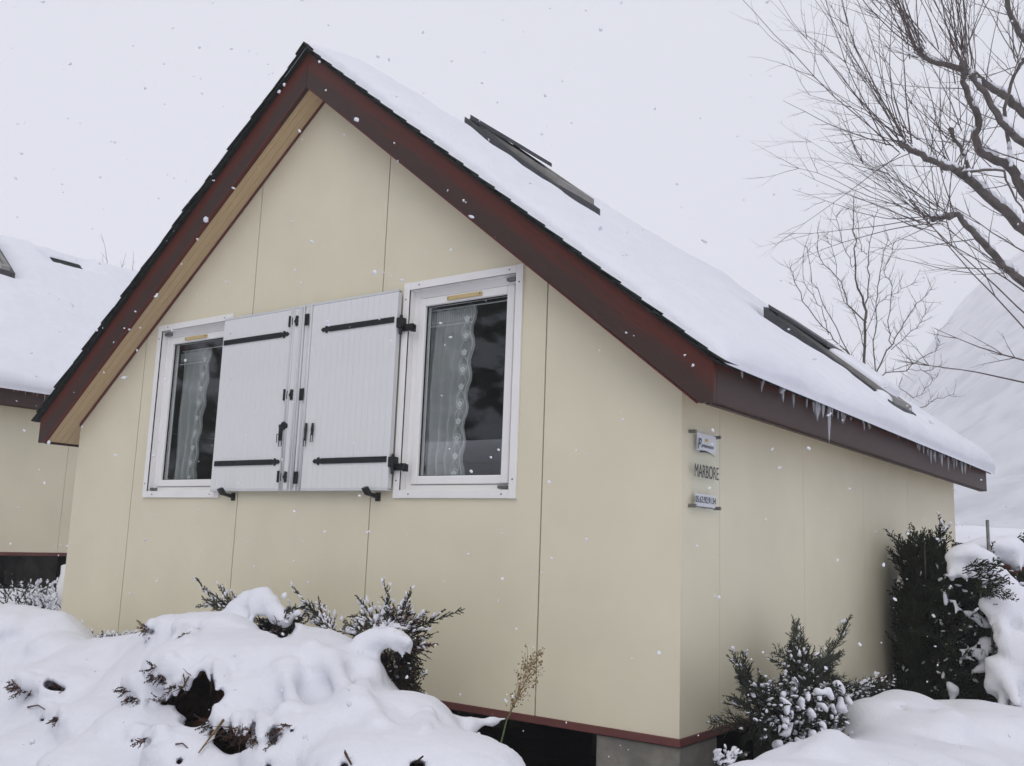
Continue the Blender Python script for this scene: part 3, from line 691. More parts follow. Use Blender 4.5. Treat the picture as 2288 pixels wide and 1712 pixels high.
# ------------------------------------------------------------------ curtains
def curtain(x0, x1, z0, z1, y, lean, label, folds, flowers):
    t = thing('curtain', ((x0+x1)/2, y, z0), label, 'curtain', 'net curtains behind the panes')
    n, m = 46, 26; V = []; F = []
    for j in range(m+1):
        v = j/m; z = z1-(z1-z0)*v
        for i in range(n+1):
            u = i/n; xr = x1+lean*v+.012*math.sin(v*math.pi*11)*1; x = x0+(xr-x0)*u
            yy = y+.022*math.sin(u*folds*2*math.pi+.6*math.sin(v*3))*(.55+.45*v)+.006*math.sin(v*9+u*5)
            V.append((x, yy, z))
    for j in range(m):
        for i in range(n): a = j*(n+1)+i; F.append((a, a+1, a+n+2, a+n+1))
    MB().add(V, F).build('net', m_net, t, smooth=True, fix=False)
    mb = MB(); st = MB()
    def ring(mb, cx, cz, r, w=.0022, n=14, yy=y-.030):
        mb.tube([(cx+r*math.cos(a), yy, cz+r*math.sin(a)) for a in [2*math.pi*k/n for k in range(n+1)]], w, 4)
    for k in range(flowers):
        v = (k+.8)/(flowers+.3); cz = z1-(z1-z0)*v; cx = x1+lean*v-.040
        if k % 2: ring(mb, cx, cz, .028)
        for p in range(5):
            a = p*2*math.pi/5+.3; mb.blob((cx+.011*math.cos(a), y-.031, cz+.011*math.sin(a)), .0095, .001, .0095)
        ring(mb, cx, cz, .006)
    for sgn in (-1, 1):
        mb.tube([(x1+lean*v-.040+sgn*.030*math.sin(v*math.pi*(flowers+.3)), y-.030, z1-(z1-z0)*v) for v in np.linspace(0, 1, 90)], .0018, 4)
    mb.tube([(x1+lean*v+.012*math.sin(v*math.pi*11)-.003, y-.026, z1-(z1-z0)*v) for v in np.linspace(0, 1, 80)], .0032, 4)
    for k in range(26):      # gathered heading
        x = x0+(x1-x0)*(k+.5)/26; mb.tube([(x, y-.028, z1-.02), (x+.004, y-.028, z1-.085)], .0016, 3)
        mb.blob((x, y-.029, z1-.10), .006, .001, .005)
    mb.build('lace_edge', m_lace, t)
    MB().tube([(x0-.02, y, z1+.004), (x1+.22, y, z1+.004)], .004, 6).build('rod', m_white, t)
a, b, c, e = gl[1]
curtain(a-.03, a+.315, c-.03, e-.015, .122, -.055, 'white net curtain with a lace flower border behind the right window', 4.5, 10)
a2, b2, c2_, e2 = gl[-1]
curtain(a2-.01, a2+.33, c2_-.03, e2-.04, .140, -.075, 'white net curtain hanging behind the left window, half hidden by the shutter', 3.6, 9)

# ------------------------------------------------------------------ sign on the right wall
sgn = thing('name_plate', tuple(on(1577, 1139, 'x', 2.6)), 'clear name plate with two white cards on the right wall by the corner', 'sign')
XS = 2.604
y0s, y1s, z0s, z1s = .068, .368, 1.0, 1.398
MB().box(XS-.004, XS, y0s, y1s, z0s, z1s).build('plate', m_perspex, sgn)
e_ = .0008
for nm, (A, B) in (('card', ((1560, 966), (1601.5, 1015))), ('card', ((1556, 1102), (1600, 1138)))):
    p = on(*A, 'x', XS); q = on(*B, 'x', XS)
    MB().box(XS-.0075, XS-.0045, p[1], q[1], q[2] if nm else 0, p[2]).build('card', m_plate, sgn)
for (yy, zz) in ((y0s+.012, z1s-.02), (y1s-.012, z1s-.02), (y0s+.012, z0s+.03), (y1s-.012, z0s+.03)):
    MB().tube([(2.5775, yy, zz), (XS+.010, yy, zz)], .0085, 12).build('standoff', m_zinc, sgn, smooth=False)
def text(body, y, z, h, w, mat, shear=0, name='lettering'):
    cu = bpy.data.curves.new('t', 'FONT'); cu.body = body; cu.size = 1; cu.shear = shear; cu.extrude = .004
    to = bpy.data.objects.new('t', cu); COL.objects.link(to)
    dg = bpy.context.evaluated_depsgraph_get(); dg.update()
    me = bpy.data.meshes.new_from_object(to.evaluated_get(dg)); bpy.data.objects.remove(to)
    co = np.empty(len(me.vertices)*3); me.vertices.foreach_get('co', co); co = co.reshape(-1, 3)
    mn, mx = co.min(0), co.max(0); W = np.zeros_like(co)
    W[:, 1] = y+(co[:, 0]-mn[0])/(mx[0]-mn[0])*w; W[:, 2] = z+(co[:, 1]-mn[1])/(mx[1]-mn[1])*h; W[:, 0] = XS+.0008+(co[:, 2]-mn[2])/(mx[2]-mn[2])*.0008
    me.vertices.foreach_set('co', W.ravel()); me.update(); me.name = name; me.materials.clear(); me.materials.append(mat)
    return link(name, me, sgn)
text('MARBORE', y0s+.016, 1.166, .062, .268, m_ink)
text('05.62.92.91.54', .094, 1.048, .030, .225, m_ink)
text('www.campingpyrenevasion.com', .094, 1.022, .010, .225, m_inkg)
text('P', .118, 1.300, .052, .040, m_inkg, .4)
text('yrénévasion', .155, 1.306, .024, .140, m_inkg, .3)
mb = MB(); ar = [(.140+.17*k/8, 1.283+.010*math.sin(k/8*math.pi)-.008*k/8) for k in range(9)]
pts = [(y, z+.011*(1-k/8.5)) for k, (y, z) in enumerate(ar)]
mb.prism_x(ar+pts[::-1], XS+.0008, XS+.0016); mb.build('swoosh', m_ink, sgn)
mb = MB(); pts = [(.22+.014*math.cos(a), 1.342+.014*math.sin(a)) for a in np.linspace(0, math.pi, 9)]
mb.prism_x(pts, XS+.0008, XS+.0014); mb.build('sun_mark', m_yel, sgn)

# ------------------------------------------------------------------ icicles
ri = random.Random(11)
def icicle(px, L, r, label=None, cat=None, xo=0):
    p = on(px, 850, 'x', XE+.035); y = p[1]
    x = XE+.035+ri.uniform(-.012, .012)+xo; z = ZT+.008
    bend = ri.uniform(-.006, .006); n = 5
    pts = [(x+bend*(k/n)**2, y+ri.uniform(-.001, .001), z-L*k/n) for k in range(n+1)]
    rr = [r*(1-k/n)**.6*ri.uniform(.85, 1.1)+.0012 for k in range(n+1)]
    o = MB().tube([Vector(q)-Vector((x, y, z)) for q in pts], rr, 6).build('icicle', m_ice, smooth=True); o.location = (x, y, z)
    tag(o, label or 'clear icicle on the right eave, '+('one of the scattered ones nearest the corner' if px < 1812 else 'in the dense cluster around the longest one' if px < 1860 else 'in the row just beyond the longest one' if px < 1950 else 'short one midway along the far half' if px < 2035 else 'in the crowded fringe near the far end' if px < 2112 else 'at the far end of the eave'), 'icicle', 'icicles along the right eave'); return o
spots = [(1651, .04, 1), (1654, .08, 1), (1668, .03, 1), (1702, .07, 2), (1707, .10, 1), (1745, .12, 1), (1776, .12, 1), (1783, .05, 1), (1793, .04, 1), (1804, .10, 1)]
for px_ in np.linspace(1817, 1838, 8): spots.append((px_, ri.uniform(.07, .16), 1))
for px_ in list(np.linspace(1856, 1900, 15))+list(np.linspace(1902, 1945, 10)): spots.append((px_, ri.uniform(.03, .11), 1))
for px_ in list(np.linspace(1985, 2030, 9)): spots.append((px_, ri.uniform(.02, .06), 1))
for px_ in list(np.linspace(2040, 2110, 26)): spots.append((px_, ri.uniform(.05, .16)*(1 if px_ > 2070 else .7), 1))
for px_ in list(np.linspace(2115, 2190, 18)): spots.append((px_, ri.uniform(.05, .20) if px_ < 2160 else ri.uniform(.02, .06), 1))
for px_, L, k in spots: icicle(px_+ri.uniform(-2, 2), L, ri.uniform(.007, .011))
o = icicle(1847, .25, .011, 'longest icicle of the right eave, reaching below the dark board', 'icicle'); del o['group']
p = on(1752, 880, 'x', XE+.05)
o = MB().tube([(0, .05, .03), (0, .0, -.02), (0, -.035, -.062), (0, -.05, -.075)], [.012, .022, .014, .003], 7).build('ice_shard', m_ice, smooth=True); o.location = (XE+.05, p[1], ZT+.0)
tag(o, 'broad slanting shard of ice on the right eave, nearest the corner', 'icicle')
mb = MB()
for k in range(14):
    p = on(30+k*9+ri.uniform(-3, 3), 870, 'x', DX+XE+.03); L = ri.uniform(.03, .12)
    o = MB().tube([(0, 0, 0), (0, 0, -L*.5), (.002, 0, -L)], [.007, .005, .001], 5).build('icicle', m_ice, smooth=True); o.location = (DX+XE+.03, p[1], ZT+DZ)
    tag(o, 'thin icicle hanging from the eave of the neighbouring chalet', 'icicle', 'icicles on the neighbouring eave')

# ------------------------------------------------------------------ snow banks over the shrubs
def tps(pts):
    P = np.array([(p[0], p[1]) for p in pts], float); z = np.array([p[2] for p in pts], float); n = len(P)
    U = lambda r2: np.where(r2 > 1e-12, r2*np.log(r2+1e-12), 0)
    K = U(((P[:, None]-P[None])**2).sum(-1))+np.eye(n)*.02; A = np.zeros((n+3, n+3)); A[:n, :n] = K; A[:n, n] = 1; A[:n, n+1:] = P; A[n, :n] = 1; A[n+1:, :n] = P.T
    w = np.linalg.solve(A, np.concatenate([z, [0, 0, 0]]))
    def f(x, y):
        x, y = np.broadcast_arrays(x, y); r = np.full(x.shape, w[n])+w[n+1]*x+w[n+2]*y
        for i in range(n): r = r+w[i]*U((x-P[i, 0])**2+(y-P[i, 1])**2)
        return r
    return f
CT = []
def cp(px, py, y): CT.append(tuple(on(px, py, 'y', y)))
for a in ((0,1350,-.55),(60,1350,-.55),(135,1372,-.55),(190,1418,-.45),(250,1466,-.35),(300,1462,-.35),(335,1412,-.5),(365,1372,-.6),(440,1366,-.6),(500,1372,-.62),(560,1392,-.65),
          (625,1424,-.66),(670,1400,-.62),(740,1410,-.6),(775,1432,-.66),(815,1475,-.72),(838,1530,-.8),(900,1548,-.8),(950,1580,-.85),(1000,1622,-.95),(1060,1650,-.95),(1110,1680,-1.0),(1135,1706,-1.1),
          (0,1450,-.85),(120,1480,-.95),(250,1500,-.8),(0,1590,-1.15),(150,1600,-1.2),(0,1712,-1.45),(200,1712,-1.5),(400,1712,-1.55),(600,1712,-1.5),(800,1712,-1.5),(950,1712,-1.4),
          (350,1450,-.85),(450,1450,-.95),(560,1470,-.95),(650,1480,-.9),(740,1500,-.9),(300,1600,-1.15),(420,1640,-1.3),(550,1560,-1.15),(650,1580,-1.15),(760,1600,-1.15),(870,1620,-1.15),(980,1670,-1.15)): cp(*a)
for a in ((-3.6,-.1,-.1),(-2.4,-.08,-.05),(-1.4,-.05,-.2),(-.7,-.1,-.2),(0,-.1,-.3),(.6,-.1,-.35),(1.2,-.1,-.5),(1.8,-.1,-.62),(2.4,-.3,-.6),(2.9,-1.2,-.55),(2.8,-2,-.6),(2,-2.3,-.6),(1,-2.4,-.6),(0,-2.4,-.5),(-1,-2.3,-.35),(-3.5,-2.3,-.0),(-3.6,-1,.25)): CT.append(a)
h0 = tps(CT)
def hbank(x, y):
    z = h0(x, y)+.030*fbm(x, y, 2.6, 7)+.010*fbm(x, y, 9, 2)
    return z
def surf_h(px, py, fn=None, t0=2.5, t1=12):
    fn = fn or hbank
    ts = np.linspace(t0, t1, 900); P = CAM+ray(px, py)[None]*ts[:, None]
    d = P[:, 2]-fn(P[:, 0], P[:, 1]); ok = np.where((d[1:] < 0) & (d[:-1] >= 0) & (P[1:, 1] > -2.6))[0]
    return P[ok[0]] if len(ok) else at(px, py, 5.2)
f = Field((-4.0, -2.3, -.8), (3.2, -.03, .62), .0155)
Hh = f.height(hbank, .75)
rk = random.Random(21)
def vdir(px, py): v = ray(px, py); return v/np.linalg.norm(v)
def finger(x0, y0, x1, y1, r0=.035, r1=.012, out=.01, k=.05, fz=1.):
    a = surf(x0, y0); b_ = surf(x1, y1); d = vdir(x1, y1)
    dist = lambda p: float((p-CAM)@CF)
    tb = min(dist(b_), dist(a)+.03); b_ = at(x1, y1, tb)-d*out
    f.add(a-vdir(x0, y0)*out*.3, b_, r0, r1, k)
MPP = 5.6/FPX
rf = random.Random(12); REF = f.F.copy()
def surf(px, py, out=0):
    ts = np.linspace(3.2, 7.6, 500); P = CAM+ray(px, py)[None]*ts[:, None]
    i = ((P-f.lo)/f.h); j = np.round(i).astype(int); ok = np.all((j >= 0) & (j < np.array(f.n)), axis=1)
    v = np.where(ok, REF[tuple(np.clip(j, 0, np.array(f.n)-1).T)], 1.); hit = np.where(v < 0)[0]
    return P[hit[0]] if len(hit) else at(px, py, 5.3)
def dome(cx_, cy_, rx, ry, emb=.55, k=.05, fr=None, dep=1.0, flen=1.0):
    """a pillow of snow on one spreading branch; fr = (start, end) degrees of its ragged lower rim"""
    a = surf(cx_, cy_); d = vdir(cx_, cy_); R3 = (rx*MPP, rx*MPP*dep, ry*MPP)
    f.dome(a+d*R3[1]*emb*.6-np.array([0, 0, R3[2]*.25]), R3, k)
    if fr: FR.append((cx_, cy_, rx, ry, fr, flen))
FR = []; GAPS = []
def fringe(cx_, cy_, rx, ry, fr, flen):
    if fr:
        n = max(3, int(abs(fr[1]-fr[0])/180*math.pi*(rx+ry)/2/9.5))
        for i in range(n):
            t = rad(fr[0]+(fr[1]-fr[0])*(i+rf.uniform(.1, .9))/n); x0, y0 = cx_+rx*.80*math.cos(t), cy_+ry*.70*math.sin(t)
            L = rf.uniform(.6, 1.5)*flen; x1, y1 = cx_+rx*1.06*math.cos(t)+(-4 if math.cos(t) < 0 else 2)*L, cy_+ry*1.02*math.sin(t)+13*L
            if flen >= .9 and rf.random() < .6: GAPS.append((cx_+rx*1.04*math.cos(t)+rf.uniform(-5,5), cy_+ry*1.0*math.sin(t)+12+rf.uniform(-3,3), rf.uniform(2.0, 4.2)))
            finger(x0, y0, x1, y1, r0=rf.uniform(.020, .036), r1=rf.uniform(.005, .010), out=.012, k=.03)
dome(50, 1392, 95, 42, .6); dome(20, 1372, 45, 22, .5); dome(125, 1440, 62, 36, .6)
dome(372, 1400, 42, 34, .4, fr=(150, 215)); dome(440, 1395, 50, 30, .45, fr=(95, 160), flen=.7); dome(500, 1392, 45, 26, .5)
dome(480, 1470, 130, 62, .55, .06, fr=(100, 178), flen=1.2); dome(350, 1515, 66, 46, .45, .05, fr=(85, 185), flen=1.1); dome(590, 1462, 112, 46, .6, .06)
dome(545, 1575, 88, 58, .45, .05, fr=(60, 165), flen=1.1); dome(690, 1480, 120, 60, .6, .07); dome(780, 1500, 60, 52, .5, .05, fr=(10, 70), flen=.8)
dome(105, 1505, 75, 34, .45, .05, fr=(60, 170), flen=.9); dome(122, 1570, 36, 26, .4, .03, fr=(40, 150), flen=.8); dome(175, 1530, 60, 40, .55)
dome(330, 1610, 90, 40, .6, .06, fr=(60, 120), flen=.6); dome(420, 1665, 70, 42, .55, .05); dome(230, 1600, 90, 46, .6, .07); dome(250, 1690, 120, 40, .6, .08); dome(80, 1670, 100, 40, .6, .08)
dome(675, 1670, 90, 52, .45, .04); dome(800, 1640, 120, 70, .6, .06); dome(900, 1590, 75, 40, .5, .05, fr=(10, 60), flen=.7); dome(940, 1690, 120, 42, .6, .05); dome(870, 1690, 110, 45, .5, .05)
dome(620, 1560, 60, 60, .6, .05, fr=(60, 110), flen=1.); dome(1040, 1704, 70, 24, .5, .05)
REF = f.F.copy()
for q in FR: fringe(*q)
for L in [(700,1450,760,1530),(740,1480,790,1580),(640,1500,655,1590),(600,1380,660,1410),(800,1560,850,1620),(560,1590,540,1650)]: finger(*L, r0=rk.uniform(.03,.045), r1=.02, out=-.012, k=.08)
# cavities: sight lines into the shrub under the snow
F0 = f.F.copy(); REF = F0; CAVS = []
CAV = [(456,1500,9),(450,1520,19),(440,1545,28),(470,1540,22),(410,1552,15),(385,1560,8),(366,1565,6),(436,1582,24),(434,1602,10),(490,1535,11),(420,1570,18),(312,1564,3),(330,1566,3),
       (500,1640,16),(518,1652,18),(544,1648,14),(530,1634,18),(564,1616,9),(568,1628,8),(484,1634,8),(611,1626,6),(609,1640,6),(614,1650,4),
       (108,1523,8),(118,1529,9),(130,1533,7),(142,1535,5),(96,1603,4),(125,1602,5),(341,1405,4),(338,1412,3),(447,1402,3),(425,1412,3),(295,1649,3),(333,1648,4),(330,1655,3),(400,1697,5),(405,1692,4),
       (575,1385,12),(598,1392,16),(622,1402,14),(640,1412,9),(560,1378,9),(590,1384,15),(612,1398,17),(636,1408,14),(650,1400,9),(600,1708,5),(770,1706,6),(925,1706,7),(940,1704,6)]
for (px_, py_, r) in CAV+GAPS:
    if r <= 0: continue
    p = surf(px_, py_); d = vdir(px_, py_); m = r/FPX*5.6
    if py_ < 1415 and px_ > 550: f.cut(p-d*.1, p+d*.5, m, m, .01)
    f.cut(p-d*.12, p+d*(.10+m*3.2)+np.array([0, 0, -.02]), m*1.15, m*1.15, .010); CAVS.append((p, d, m, r))
# hanging snow fingers over the cavities
for L in [(464,1478,469,1520,.026,.008),(483,1482,485,1545,.022,.006),(500,1492,502,1535,.030,.014),(420,1510,418,1538,.026,.016),(440,1496,433,1515,.02,.010),(400,1522,392,1556,.028,.010),
          (380,1535,372,1568,.022,.008),(490,1605,474,1652,.022,.007),(506,1605,506,1632,.022,.010),(530,1605,532,1636,.030,.018),(556,1596,552,1622,.024,.012),(588,1598,586,1650,.034,.022),(545,1610,547,1640,.02,.012)]:
    finger(*L[:4], r0=L[4], r1=L[5], out=.02, k=.015)
# the snowy branch arching up against the wall
def arch(pts, k=.035):
    for (a, b_) in zip(pts[:-1], pts[1:]): f.add(on(a[0], a[1], 'y', a[2]), on(b_[0], b_[1], 'y', b_[2]), a[3], b_[3], k)
arch([(505,1392,-.62,.055),(530,1362,-.59,.05),(556,1340,-.57,.042),(592,1330,-.55,.034),(612,1350,-.55,.026),(632,1372,-.56,.014)])
arch([(566,1350,-.60,.035),(566,1378,-.62,.012)]); arch([(600,1350,-.58,.02),(604,1368,-.58,.008)]); arch([(530,1372,-.62,.04),(510,1400,-.64,.016)]); arch([(616,1375,-.57,.022),(634,1386,-.57,.028),(650,1378,-.56,.016)]); arch([(655,1372,-.52,.014),(668,1368,-.5,.010),(672,1380,-.5,.006)])
arch([(553,1350,-.58,.045),(545,1385,-.60,.035),(520,1395,-.62,.02)]); arch([(580,1335,-.56,.045),(585,1362,-.58,.022)]); arch([(600,1345,-.56,.035),(590,1368,-.58,.012)])
arch([(622,1372,-.56,.035),(640,1382,-.56,.022)]); arch([(605,1370,-.57,.016),(611,1392,-.57,.012)]); arch([(560,1365,-.58,.03),(556,1380,-.60,.018)])
# arching snow roll over the dark shrub on the right and its fringe
arch([(800,1462,-.74,.046),(812,1442,-.73,.048),(838,1428,-.71,.040),(870,1422,-.69,.034),(895,1428,-.67,.026),(915,1438,-.66,.014)])
for (a, b_, c, d) in ((820,1436,818,1456),(832,1434,833,1450),(868,1430,868,1446),(878,1430,880,1450),(900,1434,905,1452),(905,1432,920,1446),(893,1426,922,1430),(850,1432,848,1446)): arch([(a,b_,-.70,.020),(c,d,-.70,.006)], .015)
for k in range(16):      # pads on the shrub above the roll
    a = rf.uniform(770, 905); b_ = 1412-rf.uniform(0, 34)*(1-abs(a-845)/90); arch([(a,b_,-.52,rf.uniform(.010,.020)),(a+rf.uniform(-8,8),b_+rf.uniform(2,9),-.54,.008)], .015)
arch([(800,1460,-.72,.045),(806,1475,-.73,.035)]); arch([(860,1430,-.70,.02),(857,1447,-.70,.008)]); arch([(892,1432,-.68,.022),(899,1470,-.69,.006)]); arch([(845,1448,-.71,.014),(840,1482,-.71,.006)])
arch([(908,1440,-.66,.018),(915,1460,-.66,.007)]); arch([(880,1430,-.69,.02),(884,1446,-.69,.008)]); arch([(826,1436,-.71,.02),(824,1450,-.71,.012)])
# low branch with snow reaching right towards the weed
arch([(960,1588,-.82,.05),(985,1600,-.8,.03),(1010,1612,-.72,.022),(1060,1618,-.62,.020),(1100,1612,-.55,.014),(1128,1606,-.5,.008)])
arch([(1012,1622,-.72,.02),(1018,1640,-.72,.012)]); arch([(1050,1625,-.66,.03),(1045,1640,-.66,.02)]); arch([(958,1595,-.84,.025),(955,1618,-.85,.012)]); arch([(1070,1640,-.7,.015),(1076,1652,-.7,.006)])
arch([(828,1500,-.8,.05),(834,1545,-.82,.03)])
# hollow the bank so the shrub core shows
f.F = np.maximum(f.F, -(F0+.05)); REF = f.F; f.rough(.0045, 22); f.rough(.0022, 55)
bank = tag(link('snow_bank', f.mesh('snow_bank', m_snow)), 'deep snow draped over low junipers in front of the gable wall, bottom left', 'snow bank', kind='stuff')
# NOTE the core: needle litter and dead twigs filling the bank behind the cavities
g_ = Field((-4.0, -2.5, -.9), (-3.9, -2.4, -.8), .036)
g_.F = (F0[::2, ::2, ::2]+.066).copy(); g_.n = list(g_.F.shape); g_.h = .031
g_.lo = f.lo; g_.X, g_.Y, g_.Z = f.X[::2], f.Y[::2], f.Z[::2]
for (p, d, m, r) in CAVS:
    if r <= 8: continue
    g_.cut(p-d*.12, p+d*(.24+m*3)+np.array([0, 0, -.06]), m*1.25, m*1.15, .03)
core_me = g_.mesh('litter', m_litter)
f_bank = f

# ------------------------------------------------------------------ right-hand snow banks
CT = []
def cx(px, py, x): CT.append(tuple(on(px, py, 'x', x)))
for a in ((1640,1700,3.15),(1700,1692,3.12),(1745,1690,3.1),(1800,1668,3.08),(1860,1662,3.05),(1905,1620,2.98),(1930,1560,2.95),(1985,1540,2.95),(2040,1555,3.0),(2090,1592,3.05),(2110,1585,3.2),(2160,1562,3.3),(2220,1570,3.4),(2288,1610,3.5),
          (1700,1712,3.2),(1900,1712,3.45),(2100,1712,3.6),(2288,1712,3.75),(2000,1620,3.2),(2100,1650,3.4),(2200,1640,3.5),(1950,1660,3.3)): cx(*a)
for a in ((2.75,-.4,-.45),(2.7,.6,-.45),(2.7,1.5,-.35),(2.7,2.6,-.3),(2.72,4,-.3),(3.3,-1.6,-.3),(4.2,-1.2,-.2),(4.4,.2,-.1),(4.5,2,-.1),(4.5,4,-.1),(3.6,5.5,-.2),(2.9,5.6,-.3),(3.6,-1.9,-.6)): CT.append(a)
h1 = tps(CT); hb2 = lambda x, y: h1(x, y)+.025*fbm(x, y, 2.2, 17)+.008*fbm(x, y, 8, 12)
f = Field((2.68, -2.0, -.85), (4.6, 5.6, .6), .024); f.height(hb2, .75)
for (a, b_, rx, ry) in ((1960,1590,75,45),(2060,1620,70,40),(2190,1630,110,62),(1880,1690,120,30),(2030,1700,120,40),(1930,1545,40,22),(2280,1640,60,60),(2140,1690,90,30)):
    p = surf_h(a, b_, hb2, 3, 12); q = float((p-CAM)@CF)/FPX; f.dome(p+vdir(a, b_)*rx*q*.35-np.array([0, 0, ry*q*.35]), (rx*q, rx*q, ry*q), .05)
def cut2(px_, py_, r):
    p = surf_h(px_, py_, hb2, 3, 12); d = vdir(px_, py_); m = r/FPX*6; f.cut(p-d*.05, p+d*.06, m, m*.6, .03)
for a in ((2130,1655,8),(2012,1582,5),(1888,1655,4),(2155,1640,5)): cut2(*a)
def S2(px_, py_): return surf_h(px_, py_, hb2, 3, 12)
for (a, b_, r) in (((2120,1610),(2095,1640),.05),((2150,1620),(2130,1650),.04),((1860,1665),(1830,1690),.05),((1925,1560),(1900,1600),.05)):
    f.add(S2(*a), S2(*b_), r, r*.7, .08)
tag(link('snow_bank', f.mesh('snow_bank', m_snow)), 'rounded snow mounds beside the right wall, bottom right corner', 'snow bank', kind='stuff')

# ------------------------------------------------------------------ plants
def vperp(d, rn):
    d = Vector(d).normalized(); a = Vector((rn.uniform(-1,1), rn.uniform(-1,1), rn.uniform(-1,1))); return (a-d*a.dot(d)).normalized()
def spray(mb, sn, base, direction, L, rn, curve=.15, dens=1., r=.0035, snow=.35, side=.36, droop=0., flat=False):
    """one juniper shoot: stem, alternate side shoots hugging forward, scale-leaf tips"""
    d = Vector(direction).normalized(); p = Vector(base); n = max(6, int(L/.018)); side_v = vperp(d, rn); up = Vector((0,0,1))
    pts = [p.copy()]; ds = [d.copy()]; bend = vperp(d, rn)*curve
    for i in range(n):
        t = i/n; d = (d+bend*(1.2/n)+Vector((rn.gauss(0,1), rn.gauss(0,1), rn.gauss(0,1)))*.035-up*droop/n).normalized()
        p = p+d*(L/n); pts.append(p.copy()); ds.append(d.copy())
    mb.tube(pts[::2]+([pts[-1]] if n % 2 else []), [r*(1-.75*k/(len(pts[::2])+(n % 2))) for k in range(len(pts[::2])+(n % 2))], 3, cap=False)
    for i in range(1, n+1):
        t = i/n
        if rn.random() > dens: continue
        for sg in (1, -1):
            l = L*side*(1-t*.75)*rn.uniform(.5, 1.1)*(.35+.65*min(1, t*4)); l = min(l, .13)
            q = ds[i]; a = (side_v*sg+vperp(q, rn)*.7).normalized(); dd = (q*.85+a*.62).normalized()
            if flat:
                w_ = vperp(dd, rn)*r*1.5; e = pts[i]+dd*l; c_m = pts[i]+dd*l*.45
                mb.add([pts[i], c_m+w_, e, c_m-w_], [(0,1,2,3)])
                for k in (.3, .5, .7):
                    f_ = (dd+vperp(dd, rn)*.7).normalized()*l*.38; b0 = pts[i]+dd*l*k; w2 = vperp(f_, rn)*r*1.1
                    mb.add([b0, b0+f_*.5+w2, b0+f_, b0+f_*.5-w2], [(0,1,2,3)])
                if sn is not None and rn.random() < snow:
                    sz = rn.uniform(.005, .016); sn.blob((c_m.x, c_m.y, c_m.z+sz*.3), sz*1.9, sz, sz*.6, .35, rn, ax=dd)
                continue
            m = 3; pp = pts[i].copy(); tw = [pp.copy()]
            for k in range(m): dd = (dd+q*.16+Vector((rn.gauss(0,1), rn.gauss(0,1), rn.gauss(0,1)))*.10).normalized(); pp = pp+dd*(l/m); tw.append(pp.copy())
            mb.tube(tw, [r*.75, r*.8, r*.6, r*.15], 3, cap=False)
            for k in (1, 2):
                for s2 in (1, -1):
                    e = (dd+vperp(dd, rn)*.6).normalized()*l*.32; mb.tube([tw[k], tw[k]+e], [r*.7, r*.2], 3, cap=False)
            if sn is not None and rn.random() < snow:
                c = tw[2]; sz = rn.uniform(.004, .011); sn.blob((c.x, c.y, c.z+sz*.3), sz*1.9, sz, sz*.6, .35, rn, ax=dd)
    return pts
def clump_snow(f, pts, r):
    for a, b_ in zip(pts[:-1], pts[1:]): f.add(a, b_, r, r, .02)
def shrub(name, loc, label, cat, shoots, mat, seed, snow=.35, group=None, extra=None, mat2=None, dens=1, r=.0035, curve=.2, side=.36, flat=False):
    rn = random.Random(seed); t = thing(name, loc, label, cat, group); mb = MB(); m2 = MB(); sn = MB(); st = MB()
    for si, s in enumerate(shoots):
        base, tip = Vector(s[0]), Vector(s[1]); d = tip-base; L = d.length
        use = m2 if (mat2 and rn.random() < .45) else mb
        k_snow = snow if len(s) < 3 else s[2]
        spray(use, sn, base, d, L, rn, curve, dens, r, k_snow, side, flat=flat)
        if si % max(1, len(shoots)//14) == 0: st.tube([Vector(loc)+Vector((rn.uniform(-.05,.05), rn.uniform(-.05,.05), 0)), (Vector(loc)+base)*.5+Vector((0,0,-.05)), base], [.012, .009, .004], 4)
    st.build('stem', m_bark, t, fix=False)
    tag(mb.build('foliage', mat, t, fix=False), kind='stuff')
    if mat2 and m2.v: tag(m2.build('foliage', mat2, t, fix=False), kind='stuff')
    if sn.v: tag(sn.build('snow', m_snow, t, smooth=True, fix=False), kind='stuff')
    if extra: extra(t)
    return t
def fan(center, n, rn, dirs, L, spread):
    out = []
    for k in range(n):
        c = Vector(center)+Vector((rn.gauss(0,1)*spread[0], rn.gauss(0,1)*spread[1], rn.gauss(0,1)*spread[2]))
        a = dirs(rn); out.append((c, c+Vector(a).normalized()*rn.uniform(L[0], L[1])))
    return out
def P2(px, py, y): return Vector(on(px, py, 'y', y))
def X2(px, py, x): return Vector(on(px, py, 'x', x))
rn = random.Random(31)
# 1 shrub peeping out behind the snow at the seam left of the shutters
def mk(lst, y, snow=.3):
    return [(P2(a, b_, y+rn.uniform(-.04, .04)), P2(c, d, y+rn.uniform(-.06, .06)), snow) for (a, b_, c, d) in lst]
sh = mk([(500,1365,435,1308),(505,1360,455,1330),(520,1365,490,1308),(515,1368,478,1325),(530,1365,503,1312),(525,1362,465,1318),(540,1360,525,1322),(545,1365,535,1330),(500,1370,447,1338),(530,1370,515,1325)], -.42, .35)
shrub('juniper', tuple(P2(530,1450,-.45)), 'bronze tipped juniper sprigs poking above the snow, left of the snowy arch', 'juniper', sh, m_junip_b, 1, mat2=m_junip)
# 2 dark body under the arch
sh = [(P2(600+rn.uniform(-40,60),1420+rn.uniform(-10,20),-.45), P2(600+rn.uniform(-60,90),1385+rn.uniform(-20,30),-.5+rn.uniform(-.05,.05)), .12) for k in range(46)]
sh += mk([(655,1400,660,1352),(650,1395,645,1348),(660,1400,680,1358),(640,1390,668,1366),(630,1385,655,1370),(665,1405,700,1375)], -.42, .5)
shrub('juniper', tuple(P2(620,1450,-.5)), 'dark green juniper under the arching snowy branch in front of the wall', 'juniper', sh, m_junip, 2)
